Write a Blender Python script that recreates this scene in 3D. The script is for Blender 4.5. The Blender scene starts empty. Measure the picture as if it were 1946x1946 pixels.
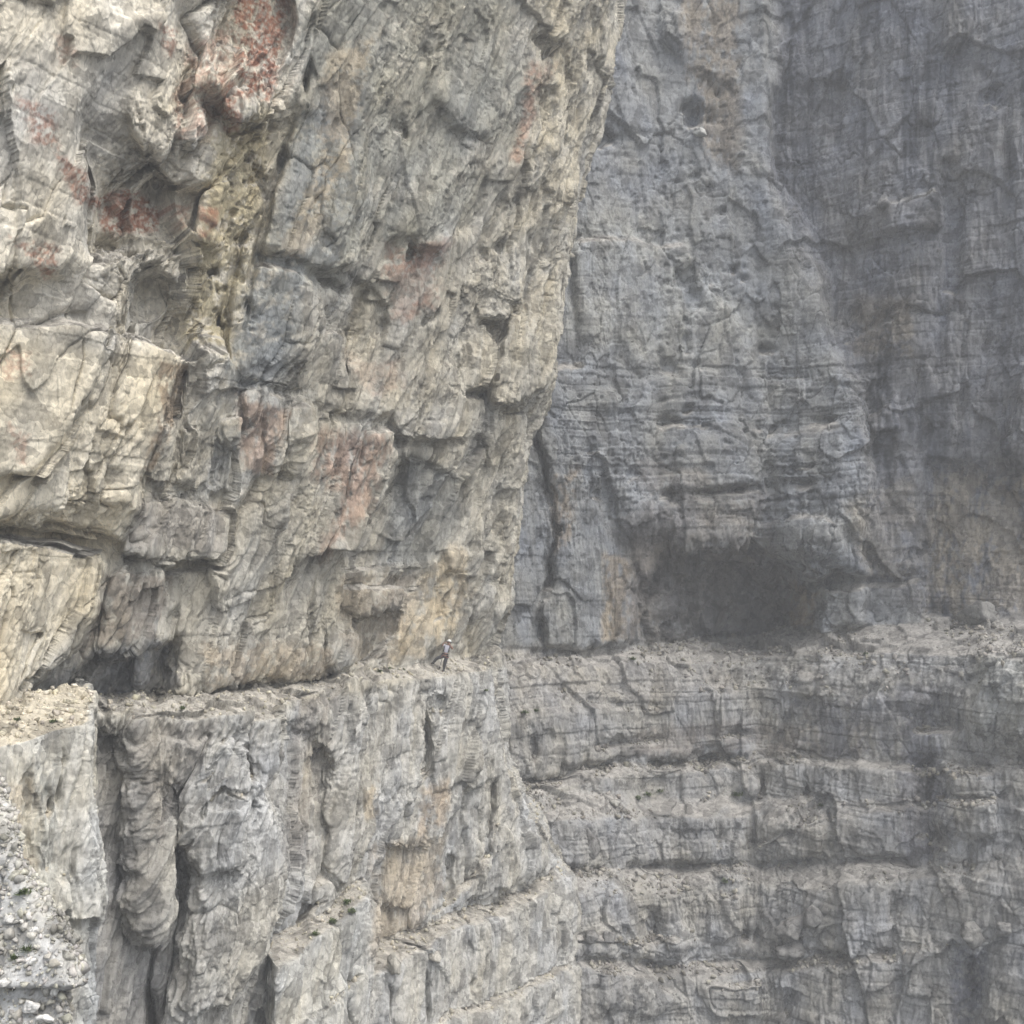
import bpy, bmesh, math, random
import numpy as np
from mathutils import Vector, Matrix

# ------------------------------------------------------------------ scene, camera, light
SC = bpy.context.scene
COL = SC.collection
Q = 0.9                       # mesh density
F = 2087.0                    # focal length in photo pixels (photo 1946 x 1946)
H0 = 1050.0                   # horizon row
CX = 973.0

cam_d = bpy.data.cameras.new('camera')
cam = bpy.data.objects.new('camera', cam_d)
COL.objects.link(cam)
cam_d.sensor_width = 36.0
cam_d.lens = 36.0 * F / 1946.0
cam_d.shift_y = (H0 - 973.0) / 1946.0
cam_d.clip_end = 2000.0
cam.rotation_euler = (math.radians(90), 0, 0)
SC.camera = cam

SUN_AZ = math.radians(128)    # measured clockwise from +Y (view direction) towards +X
SUN_EL = math.radians(58)
W = bpy.data.worlds.new('World')
SC.world = W
W.use_nodes = True
wn = W.node_tree
sky = wn.nodes.new('ShaderNodeTexSky')
sky.sky_type = 'NISHITA'
sky.sun_disc = False
sky.sun_elevation = SUN_EL
sky.sun_rotation = SUN_AZ
sky.air_density = 1.0
sky.dust_density = 4.0
sky.ozone_density = 1.0
bgn = wn.nodes['Background']
bgn.inputs[1].default_value = 0.145
hsv = wn.nodes.new('ShaderNodeHueSaturation')       # thin overcast: the sky light is nearly grey
hsv.inputs['Saturation'].default_value = 0.45
wn.links.new(sky.outputs[0], hsv.inputs['Color'])
wn.links.new(hsv.outputs[0], bgn.inputs[0])

sun_d = bpy.data.lights.new('sun', 'SUN')
sun_d.energy = 1.25
sun_d.angle = math.radians(40)
sun_d.color = (1.0, 0.955, 0.88)
sun = bpy.data.objects.new('sun', sun_d)
COL.objects.link(sun)
sv = Vector((math.sin(SUN_AZ) * math.cos(SUN_EL), math.cos(SUN_AZ) * math.cos(SUN_EL), math.sin(SUN_EL)))
sun.rotation_euler = sv.to_track_quat('Z', 'Y').to_euler()
sun.location = (60, -40, 90)

SC.view_settings.view_transform = 'Standard'
SC.view_settings.look = 'None'
SC.view_settings.exposure = 1.0
SC.view_settings.gamma = 1.0
SC.render.engine = 'CYCLES'
SC.cycles.use_denoising = True
SC.cycles.max_bounces = 6
SC.cycles.diffuse_bounces = 4

# ------------------------------------------------------------------ noise
_rs = np.random.RandomState(7)
PERM = _rs.permutation(256).astype(np.int32)
PERM = np.concatenate([PERM, PERM, PERM])
_g = _rs.normal(size=(256, 3)); _g /= np.linalg.norm(_g, axis=1)[:, None]
GRAD = _g.astype(np.float32)
RAND = _rs.rand(256, 8).astype(np.float32)

def perlin(x, y, z, seed=0):
    x = np.asarray(x, np.float32) + seed * 17.31; y = np.asarray(y, np.float32) + seed * 5.77; z = np.asarray(z, np.float32) - seed * 9.13
    xi = np.floor(x); yi = np.floor(y); zi = np.floor(z)
    fx = x - xi; fy = y - yi; fz = z - zi
    xi = xi.astype(np.int32) & 255; yi = yi.astype(np.int32) & 255; zi = zi.astype(np.int32) & 255
    u = fx * fx * fx * (fx * (fx * 6 - 15) + 10)
    v = fy * fy * fy * (fy * (fy * 6 - 15) + 10)
    w = fz * fz * fz * (fz * (fz * 6 - 15) + 10)
    out = 0
    for dx in (0, 1):
        px = PERM[(xi + dx) & 255]; wx = u if dx else 1 - u
        for dy in (0, 1):
            py = PERM[(px + yi + dy) & 255]; wy = v if dy else 1 - v
            for dz in (0, 1):
                g = GRAD[PERM[(py + zi + dz) & 255]]
                wz = w if dz else 1 - w
                out = out + wx * wy * wz * (g[..., 0] * (fx - dx) + g[..., 1] * (fy - dy) + g[..., 2] * (fz - dz))
    return out * 1.6

def fbm(x, y, z, octv=4, seed=0, gain=0.5):
    o = 0; a = 1.0; f = 1.0
    for i in range(octv):
        o = o + a * perlin(x * f, y * f, z * f, seed + i * 3)
        a *= gain; f *= 2.03
    return o

def ridged(x, y, z, octv=3, seed=0):
    o = 0; a = 1.0; f = 1.0
    for i in range(octv):
        o = o + a * (1 - 2.2 * np.abs(perlin(x * f, y * f, z * f, seed + i * 3)))
        a *= 0.5; f *= 2.1
    return o

def cells(x, y, z, seed=0, jit=0.42, box=False):
    """8-neighbour cellular noise: f1, f2, random row of the nearest cell, offset to its centre"""
    x = np.asarray(x, np.float32) + seed * 7.7; y = np.asarray(y, np.float32) - seed * 3.1; z = np.asarray(z, np.float32) + seed * 1.9
    bx = np.floor(x - 0.5).astype(np.int32); by = np.floor(y - 0.5).astype(np.int32); bz = np.floor(z - 0.5).astype(np.int32)
    f1 = np.full(x.shape, 9, np.float32); f2 = f1.copy()
    idn = np.zeros(x.shape, np.int32); ox = np.zeros_like(f1); oy = np.zeros_like(f1); oz = np.zeros_like(f1)
    for dx in (0, 1):
        for dy in (0, 1):
            for dz in (0, 1):
                cx = bx + dx; cy = by + dy; cz = bz + dz
                h = PERM[(PERM[(PERM[(cx + seed * 13) & 255] + cy) & 255] + cz) & 255]
                r = RAND[h]
                ax = x - (cx + 0.5 + (r[..., 0] - 0.5) * 2 * jit)
                ay = y - (cy + 0.5 + (r[..., 1] - 0.5) * 2 * jit)
                az = z - (cz + 0.5 + (r[..., 2] - 0.5) * 2 * jit)
                d = np.maximum(np.maximum(ax * ax, ay * ay), az * az) * 1.4 + 0.15 * (ax * ax + ay * ay + az * az) if box else ax * ax + ay * ay + az * az
                m = d < f1
                f2 = np.where(m, f1, np.minimum(f2, d))
                f1 = np.where(m, d, f1)
                idn = np.where(m, h, idn)
                ox = np.where(m, ax, ox); oy = np.where(m, ay, oy); oz = np.where(m, az, oz)
    return np.sqrt(f1), np.sqrt(f2), RAND[idn], ox, oy, oz

def sstep(a, b, x):
    t = np.clip((x - a) / (b - a), 0, 1)
    return t * t * (3 - 2 * t)

# ------------------------------------------------------------------ maps over the photo's field of view, used to lay out relief, stains and painted shade on the walls
MLO, MHI, MST = -240.0, 2200.0, 2.0
MN = int((MHI - MLO) / MST) + 1
_ax = MLO + MST * np.arange(MN, dtype=np.float32)
GX, GY = np.meshgrid(_ax, _ax)                # GX[row, col] = px, GY = py
_wx = 9 * perlin(GX / 70, GY / 70, 0 * GX, 1) + 3 * perlin(GX / 26, GY / 26, 0 * GX, 2) + 0.8 * perlin(GX / 9, GY / 9, 0 * GX, 5)
_wy = 9 * perlin(GX / 70, GY / 70, 0 * GX, 3) + 3 * perlin(GX / 26, GY / 26, 0 * GX, 4) + 0.8 * perlin(GX / 9, GY / 9, 0 * GX, 6)
_rag = fbm(GX / 60, GY / 60, 0 * GX, 3, 77)
WX = GX + _wx; WY = GY + _wy                  # warped coordinates: natural, ragged edges

def sample(M, px, py):
    fx = np.clip((px - MLO) / MST, 0, MN - 1.001); fy = np.clip((py - MLO) / MST, 0, MN - 1.001)
    ix = fx.astype(np.int32); iy = fy.astype(np.int32)
    fx = fx - ix; fy = fy - iy
    return (M[iy, ix] * (1 - fx) + M[iy, ix + 1] * fx) * (1 - fy) + (M[iy + 1, ix] * (1 - fx) + M[iy + 1, ix + 1] * fx) * fy

def _win(pts, pad):
    p = np.array(pts, float)
    x0 = int(max(0, (p[:, 0].min() - pad - MLO) / MST)); x1 = int(min(MN, (p[:, 0].max() + pad - MLO) / MST + 2))
    y0 = int(max(0, (p[:, 1].min() - pad - MLO) / MST)); y1 = int(min(MN, (p[:, 1].max() + pad - MLO) / MST + 2))
    return slice(y0, max(y1, y0 + 1)), slice(x0, max(x1, x0 + 1))

def _segdist(X, Y, a, b):
    dx, dy = b[0] - a[0], b[1] - a[1]
    t = np.clip(((X - a[0]) * dx + (Y - a[1]) * dy) / (dx * dx + dy * dy + 1e-9), 0, 1)
    return np.hypot(X - a[0] - t * dx, Y - a[1] - t * dy), t

def polymask(pts, soft):
    w = _win(pts, soft + 24)
    X = WX[w]; Y = WY[w]
    d = np.full(X.shape, 1e9, np.float32); ins = np.zeros(X.shape, bool)
    n = len(pts)
    for i in range(n):
        a = pts[i]; b = pts[(i + 1) % n]
        dd, _ = _segdist(X, Y, a, b)
        d = np.minimum(d, dd)
        if a[1] != b[1]:
            c = ((a[1] > Y) != (b[1] > Y)) & (X < (b[0] - a[0]) * (Y - a[1]) / (b[1] - a[1]) + a[0])
            ins ^= c
    sd = np.where(ins, d, -d)
    return w, sstep(-soft, soft, sd)

def facet(M, pts, d, gx=0, gy=0, soft=4):
    """raise (d > 0) or sink a faceted patch; gx, gy tilt it in metres per 100 px"""
    w, m = polymask(pts, soft)
    p = np.array(pts, float); cx = (p[:, 0].min() + p[:, 0].max()) / 2; cy = (p[:, 1].min() + p[:, 1].max()) / 2
    M[w] += m * (d + gx * (WX[w] - cx) / 100 + gy * (WY[w] - cy) / 100)

def groove(M, pts, width, depth, taper=True):
    w = _win(pts, width * 4 + 24)
    X = WX[w]; Y = WY[w]
    best = np.full(X.shape, 1e9, np.float32); par = np.zeros(X.shape, np.float32)
    n = len(pts) - 1
    for i in range(n):
        dd, t = _segdist(X, Y, pts[i], pts[i + 1])
        m = dd < best
        best = np.where(m, dd, best); par = np.where(m, (i + t) / n, par)
    k = depth * (np.clip(4 * par * (1 - par), 0, 1) ** 0.4 if taper else 1)
    rg = _rag[w]
    M[w] -= k * np.clip(1 + 1.3 * rg, .1, 1.8) * np.exp(-(best / (width * np.clip(1 + .9 * rg, .35, 1.9))) ** 2)

def hole(M, cx, cy, rx, ry, depth, rot=0):
    r = max(rx, ry) * 1.8
    w = _win([(cx - r, cy - r), (cx + r, cy + r)], 10)
    c, s = math.cos(rot), math.sin(rot)
    dx = GX[w] - cx + _wx[w] * .5; dy = GY[w] - cy + _wy[w] * .5
    q = np.sqrt(((dx * c + dy * s) / rx) ** 2 + ((-dx * s + dy * c) / ry) ** 2)
    q = q * (1 + .9 * fbm(GX[w] / 16, GY[w] / 16, 0 * GX[w], 3, 91)) + .25 * perlin(GX[w] / 30, GY[w] / 30, 0 * GX[w], 93)
    M[w] -= depth * (1 - sstep(0.4, 1.15, q))

def polyline_at(pts, q):
    p = np.array(pts, float)
    return np.interp(q, p[:, 0], p[:, 1])

RX = (GX - CX) / F; RZ = (H0 - GY) / F        # ray direction (RX, 1, RZ)

def ray_normal(n, beta):
    c, s = math.cos(math.radians(beta)), math.sin(math.radians(beta))
    return n[0] * c * RX + n[1] * c + s * RZ

def bands(n, y0, base_line, up_beta, down, wob=0.0):
    """distance of a wall built from plane bands.  base_line: foot of the wall (px, py); y0(px): distance there;
    up_beta: lean of the wall above; down: list of (lower line, beta) of the ledges and faces below.  Returns offset along n."""
    px = _ax
    yb = y0(px)
    jl = polyline_at(base_line, px)
    rx = (px - CX) / F
    y = np.zeros_like(GX)
    def plane_y(N_b, pyl, yl):
        c, s = math.cos(math.radians(N_b)), math.sin(math.radians(N_b))
        rz = (H0 - pyl) / F
        k = (n[0] * c * rx + n[1] * c + s * rz) * yl
        den = ray_normal(n, N_b)
        den = np.where(np.abs(den) < 1e-3, -1e-3, den)
        return k[None, :] / den
    y = plane_y(up_beta, jl, yb)
    cur_l = jl; cur_y = yb
    for li, (line, beta) in enumerate(down):
        wv_ = wob * (1.1 * perlin(px / 120, 0 * px + li * 7.3, 0 * px, 150) + .6 * perlin(px / 42, 0 * px + li * 3.1, 0 * px, 151) + .35 * perlin(px / 15, 0 * px + li * 5.7, 0 * px, 152)) if wob else 0
        ln = np.maximum(polyline_at(line, px) + wv_, cur_l + 1.0)
        yy = plane_y(beta, cur_l, cur_y)
        y = np.where(GY > cur_l[None, :], yy, y)
        rz = (H0 - ln) / F
        c, s = math.cos(math.radians(beta)), math.sin(math.radians(beta))
        rz0 = (H0 - cur_l) / F
        k = (n[0] * c * rx + n[1] * c + s * rz0) * cur_y
        cur_y = k / (n[0] * c * rx + n[1] * c + s * rz)
        cur_l = ln
    return (n[0] * RX + n[1]) * y, y

# ------------------------------------------------------------------ wall builder
def blur(a, k):
    for ax in (0, 1):
        c = np.cumsum(np.concatenate([np.repeat(np.take(a, [0], ax), k + 1, ax), a, np.repeat(np.take(a, [-1], ax), k, ax)], ax), ax)
        n = a.shape[ax]
        a = (np.take(c, np.arange(2 * k + 1, n + 2 * k + 1), ax) - np.take(c, np.arange(0, n), ax)) / (2 * k + 1)
    return a

def project(X, Y, Z):
    return CX + F * X / Y, H0 - F * Z / Y

def grid_normals(P):
    du = np.gradient(P, axis=1); dv = np.gradient(P, axis=0)
    N = np.cross(du, dv)
    return N / (np.linalg.norm(N, axis=2)[..., None] + 1e-9)

class Wall: pass

def vnormals(P, T):
    fn = np.cross(P[T[:, 1]] - P[T[:, 0]], P[T[:, 2]] - P[T[:, 0]])
    N = np.zeros_like(P, dtype=np.float64)
    for k in range(3):
        for c in range(3):
            N[:, c] += np.bincount(T[:, k], fn[:, c], len(P))
    return (N / (np.linalg.norm(N, axis=1)[:, None] + 1e-12)).astype(np.float32)

def refine(w, passes=3, k=1.75):
    """split the long edges of risers, roofs and flanks until the mesh is as fine there as elsewhere"""
    R, C = w.P.shape[:2]
    Nd = np.stack([blur(blur(w.N[..., i], 6), 4) for i in range(3)], -1) + 0.35 * w.n
    V = np.concatenate([w.P.reshape(-1, 3), Nd.reshape(-1, 3)], 1).astype(np.float32)
    i = (np.arange((R - 1) * C).reshape(R - 1, C)[:, :-1]).reshape(-1)
    T = np.concatenate([np.stack([i, i + 1, i + C + 1], 1), np.stack([i, i + C + 1, i + C], 1)], 0)
    for ps in range(passes):
        E = np.concatenate([T[:, [0, 1]], T[:, [1, 2]], T[:, [2, 0]]], 0)
        A = np.minimum(E[:, 0], E[:, 1]); B = np.maximum(E[:, 0], E[:, 1])
        pa = V[A, :3]; pb = V[B, :3]
        Y = np.maximum(pa[:, 1], 8)
        vis = (np.abs(pa[:, 0] / Y) < .52) & (pa[:, 2] / Y < .55) & (pa[:, 2] / Y > -.48)
        long = (np.linalg.norm(pa - pb, axis=1) > k * Y / 1098.0) & vis
        if long.sum() < 50: break
        key = A.astype(np.int64) * len(V) + B
        uk, inv = np.unique(key[long], return_inverse=True)
        mid = np.full(len(key), -1, np.int64); mid[long] = len(V) + inv
        a = uk // len(V); b = uk % len(V)
        V = np.concatenate([V, (V[a] + V[b]) * .5], 0)
        n = len(T); m = np.stack([mid[:n], mid[n:2 * n], mid[2 * n:]], 1)
        cnt = (m >= 0).sum(1)
        out = [T[cnt == 0]]
        q = cnt == 3
        t, e = T[q], m[q]
        out += [np.stack(x, 1) for x in ((t[:, 0], e[:, 0], e[:, 2]), (t[:, 1], e[:, 1], e[:, 0]), (t[:, 2], e[:, 2], e[:, 1]), (e[:, 0], e[:, 1], e[:, 2]))]
        for r in range(3):
            rt = np.roll(T, -r, 1); rm = np.roll(m, -r, 1)
            q = (cnt == 1) & (rm[:, 0] >= 0); t, e = rt[q], rm[q]
            out += [np.stack((t[:, 0], e[:, 0], t[:, 2]), 1), np.stack((e[:, 0], t[:, 1], t[:, 2]), 1)]
            q = (cnt == 2) & (rm[:, 2] < 0); t, e = rt[q], rm[q]
            out += [np.stack((e[:, 0], t[:, 1], e[:, 1]), 1), np.stack((t[:, 0], e[:, 0], e[:, 1]), 1), np.stack((t[:, 0], e[:, 1], t[:, 2]), 1)]
        T = np.concatenate(out, 0)
    w.P = V[:, :3].copy(); w.T = T
    # even out the staircase that a steep flank leaves on the grid
    E = np.concatenate([T[:, [0, 1]], T[:, [1, 2]], T[:, [2, 0]]], 0)
    deg = np.maximum(np.bincount(E.reshape(-1), minlength=len(V)), 1).astype(np.float32)
    def spread(A):
        return np.stack([np.bincount(E[:, 0], A[E[:, 1], c], len(V)) + np.bincount(E[:, 1], A[E[:, 0], c], len(V)) for c in range(A.shape[1])], 1) / deg[:, None]
    mk = np.zeros((len(V), 1)); mk[R * C:] = 1
    for it in range(4): mk = np.maximum(mk, .9 * spread(mk))
    mk = np.clip(mk * 1.3, 0, 1)
    P_ = w.P.astype(np.float64)
    em = np.nonzero((mk[E[:, 0], 0] > .02) | (mk[E[:, 1], 0] > .02))[0]
    ids, loc = np.unique(E[em], return_inverse=True)
    e2 = loc.reshape(-1, 2); dg2 = np.maximum(np.bincount(e2.reshape(-1), minlength=len(ids)), 1)[:, None]
    Ps = P_[ids]; ms = mk[ids]
    for it in range(22):
        sp = np.stack([np.bincount(e2[:, 0], Ps[e2[:, 1], c], len(ids)) + np.bincount(e2[:, 1], Ps[e2[:, 0], c], len(ids)) for c in range(3)], 1) / dg2
        Ps = Ps + .75 * ms * (sp - Ps)
    P_[ids] = Ps
    w.P = P_.astype(np.float32)
    w.Nd = V[:, 3:6] / (np.linalg.norm(V[:, 3:6], axis=1)[:, None] + 1e-9)
    w.up = vnormals(w.P, T)[:, 2]
    w.px, w.py = project(w.P[:, 0], w.P[:, 1], w.P[:, 2])
    return w

def make_wall(t, n, P0, s_arr, z_lo, z_hi, rows, D, edge=None, edge_slope=2.2, iters=22, left_edge=None, soften=1):
    """height field over the plane P0 + s t + z up, offset d along n taken from map D where each point shows"""
    t = np.array(t); n = np.array(n); P0 = np.array(P0)
    nP0 = n @ P0
    s = np.asarray(s_arr, np.float32)
    def pos(S, Z, d):
        X = P0[0] + t[0] * S + n[0] * d; Y = P0[1] + t[1] * S + n[1] * d
        return X, np.maximum(Y, 3.0), Z
    def solve(S, Z, d, it, k):
        for i in range(it):
            X, Y, Zz = pos(S, Z, d)
            px, py = project(X, Y, Zz)
            tgt = sample(D, px, py) - nP0
            step = 0.5 if i < it * 0.6 else 0.3
            d = d + step * (tgt - d)
            if k and i < it - 5: d = blur(d, k)
        return d
    # coarse solve
    cs = np.linspace(0, len(s) - 1, max(40, len(s) // 3)); sc_ = np.interp(cs, np.arange(len(s)), s)
    zc = np.linspace(z_lo, z_hi, rows // 2)
    S, Z = np.meshgrid(sc_, zc)
    d = solve(S, Z, np.zeros_like(S), iters, 1)
    # respace the rows by arc length, so ledges and roofs get their share
    db = blur(d, 2)
    arc = np.concatenate([np.zeros((1, db.shape[1])), np.cumsum(np.sqrt(np.diff(db, axis=0) ** 2 * 0.5 + np.diff(Z, axis=0) ** 2), 0)], 0)
    arc = blur(blur(arc / arc[-1:], 7), 7); arc = (arc - arc[:1]) / (arc[-1:] - arc[:1])
    v = np.linspace(0, 1, rows)
    Zn = np.stack([np.interp(v, arc[:, j], zc) for j in range(arc.shape[1])], 1)
    dn = np.stack([np.interp(Zn[:, j], zc, d[:, j]) for j in range(arc.shape[1])], 1)
    Zf = np.stack([np.interp(np.arange(len(s)), cs, Zn[i]) for i in range(rows)], 0)
    df = np.stack([np.interp(np.arange(len(s)), cs, dn[i]) for i in range(rows)], 0)
    S = np.repeat(s[None, :], rows, 0)
    d = blur(solve(S, Zf, df, 14, 0), soften)
    X, Y, Z = pos(S, Zf, d)
    px, py = project(X, Y, Z)
    for (ed, sg) in ((edge, 1), (left_edge, -1)):
        if ed is None: continue
        e = np.interp(py, [p[1] for p in ed], [p[0] for p in ed])
        over = (px > e) if sg > 0 else (px < e)
        if sg > 0:
            first = np.where(over.any(1), over.argmax(1), len(s) - 1)
        else:
            first = np.where(over.any(1), len(s) - 1 - over[:, ::-1].argmax(1), 0)
        se = s[first]
        se = np.convolve(np.pad(se, 1, mode='edge'), np.ones(3) / 3, 'valid')
        de = np.take_along_axis(d, first[:, None], 1)
        q = sg * (S - se[:, None])
        lim = np.where(q > 0, np.minimum(d, de), d)
        d = lim - edge_slope * np.where(q > -0.25, np.where(q < 0.25, (q + 0.25) ** 2 / 1.0, q), 0)
    X, Y, Z = pos(S, Zf, d)
    w = Wall()
    w.P = np.stack([X, Y, Z], 2).astype(np.float32)
    w.px, w.py = project(X, Y, Z)
    w.S = S; w.n = n; w.t = t
    w.N = grid_normals(w.P)
    if (w.N @ n).mean() < 0: w.N = -w.N
    w.up = w.N[..., 2].copy()
    return refine(w)

def rock_relief(w, q, wt, amp=1.0, tall=1.0):
    """fractured limestone: q = rock coordinates (u, v, depth); wt = dict of weights per point"""
    u, v, g = q
    one = np.ones_like(u)
    blk = wt.get('block', one); flu = wt.get('flute', 0 * one); bed = wt.get('bed', 0 * one); pit = wt.get('pit', 0 * one)
    wu = u + 0.3 * perlin(u / 2.2, v / 2.2, g / 2.2, 11); wv = v + 0.3 * perlin(u / 1.9, v / 1.9, g / 1.9, 12)
    wu2 = wu + 0.03 * perlin(u / .3, v / .3, g / .3, 13); wv2 = wv + 0.03 * perlin(u / .3, v / .3, g / .3, 14)
    out = 0.28 * fbm(u / 6, v / 8, g / 6, 2, 21)
    crack = 0
    # some stretches break into small blocks, others stay smooth slabs
    rough = .18 + 1.15 * sstep(-.2, .5, fbm(u / 3.2, v / 5.5, g / 3.2, 3, 23))
    # a joint grid that is skewed a little differently at each size
    for sc, sv, am, sd, sk, bx in ((4.6, 8.5, 0.52, 7, .12, False), (2.0, 4.4, 0.32, 1, -.1, True), (0.95, 2.1, 0.10, 2, .15, True), (0.45, 0.9, 0.07, 3, -.2, True), (0.20, 0.36, 0.036, 4, .2, True)):
        bu = wu2 + sk * wv2; bv = wv2 - .12 * wu2
        f1, f2, r, ox, oy, oz = cells(bu / sc, bv / (sv * tall), g / sc, sd, .42, bx)
        tilt = (r[..., 3] - .5) * 2.2 * ox + (r[..., 4] - .68) * 2.0 * oy
        am = am * (rough if sc < 1 else 1.0)
        out = out + blk * am * ((r[..., 5] - .5) * 0.9 + tilt)
        e = (f2 - f1) * sc
        if sc > .3:
            mk = sstep(-.05, .3, perlin(u / (sc * 2), v / (sc * 2), g / (sc * 2), 30 + sd))
            crack = crack + np.minimum(am, .2) * 1.1 * np.exp(-e / 0.038) * mk * (0.35 + 0.65 * blk)
    out = out - crack
    rib = wt.get('rib', None)
    if rib is not None:
        out = out + rib * .28 * ridged(wu / 1.7, v / 8.5, g / 2.6, 2, 71)
    # vertical fluting
    fl = ridged(wu / .55, v / 4.5, g / .55, 3, 41)
    out = out + flu * 0.16 * fl
    fl2 = ridged(wu2 / .2, v / 1.6, g / .2, 2, 45)
    out = out + flu * 0.05 * fl2
    # bedding: layers of uneven thickness that stand out or recede
    zb = v + 0.35 * perlin(u / 9, v / 30, g / 9, 51) + 0.06 * perlin(u / 1.2, v / 4, g / 1.2, 52)
    for th, am, sd in ((1.1, .16, 1), (.37, .07, 2)):
        k = np.floor(zb / th + 0.35 * np.sin(zb / th * 2.1)).astype(np.int32)
        fr = zb / th + 0.35 * np.sin(zb / th * 2.1) - k
        rr = RAND[PERM[(k + sd * 31) & 255]]
        loc = perlin(u / 3.1 + rr[..., 1] * 40, k * 1.7, g / 3.1, 55 + sd)
        out = out + bed * am * (rr[..., 0] - .5 + 1.1 * loc)
        out = out - bed * am * 0.8 * np.exp(-np.minimum(fr, 1 - fr) / 0.06) * sstep(-.25, .2, loc)
    # solution pits
    f1, f2, r, *_ = cells(u / .9, v / .7, g / .9, 9)
    out = out - pit * 0.30 * sstep(.34, .12, f1) * (r[..., 6] > .45)
    f1, f2, r, *_ = cells(wu2 / .4, wv2 / .34, g / .4, 19)
    out = out - pit * 0.13 * sstep(.36, .1, f1) * (r[..., 6] > .35)
    # fine roughness
    out = out + 0.030 * (.5 + .6 * rough) * fbm(wu2 / .45, wv2 / .6, g / .45, 4, 61, .62)
    out = out + 0.020 * (.4 + .7 * rough) * (1 - 2 * np.abs(perlin(u / .16, v / .22, g / .16, 66)))
    return out * amp * wt.get('calm', 1.0)

def mesh_from_arrays(name, P, F):
    """F: (n, 3) or (n, 4) vertex indices"""
    me = bpy.data.meshes.new(name)
    me.vertices.add(len(P))
    me.vertices.foreach_set('co', np.ascontiguousarray(P, np.float32).reshape(-1))
    k = F.shape[1]; nf = len(F)
    me.loops.add(nf * k); me.loops.foreach_set('vertex_index', np.ascontiguousarray(F, np.int32).reshape(-1))
    me.polygons.add(nf)
    me.polygons.foreach_set('loop_start', (np.arange(nf) * k).astype(np.int32))
    me.polygons.foreach_set('loop_total', np.full(nf, k, np.int32))
    me.update(calc_edges=True)
    return me

def obj_from_wall(name, w, mat, cols=None):
    me = mesh_from_arrays(name, w.P, w.T)
    R, C = len(w.P), 1
    if cols is not None:
        a = me.color_attributes.new('stone', 'FLOAT_COLOR', 'POINT')
        c4 = np.ones((R * C, 4), np.float32); c4[:, :3] = cols.reshape(-1, 3)
        a.data.foreach_set('color', c4.reshape(-1))
    me.materials.append(mat)
    o = bpy.data.objects.new(name, me)
    COL.objects.link(o)
    return o

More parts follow.
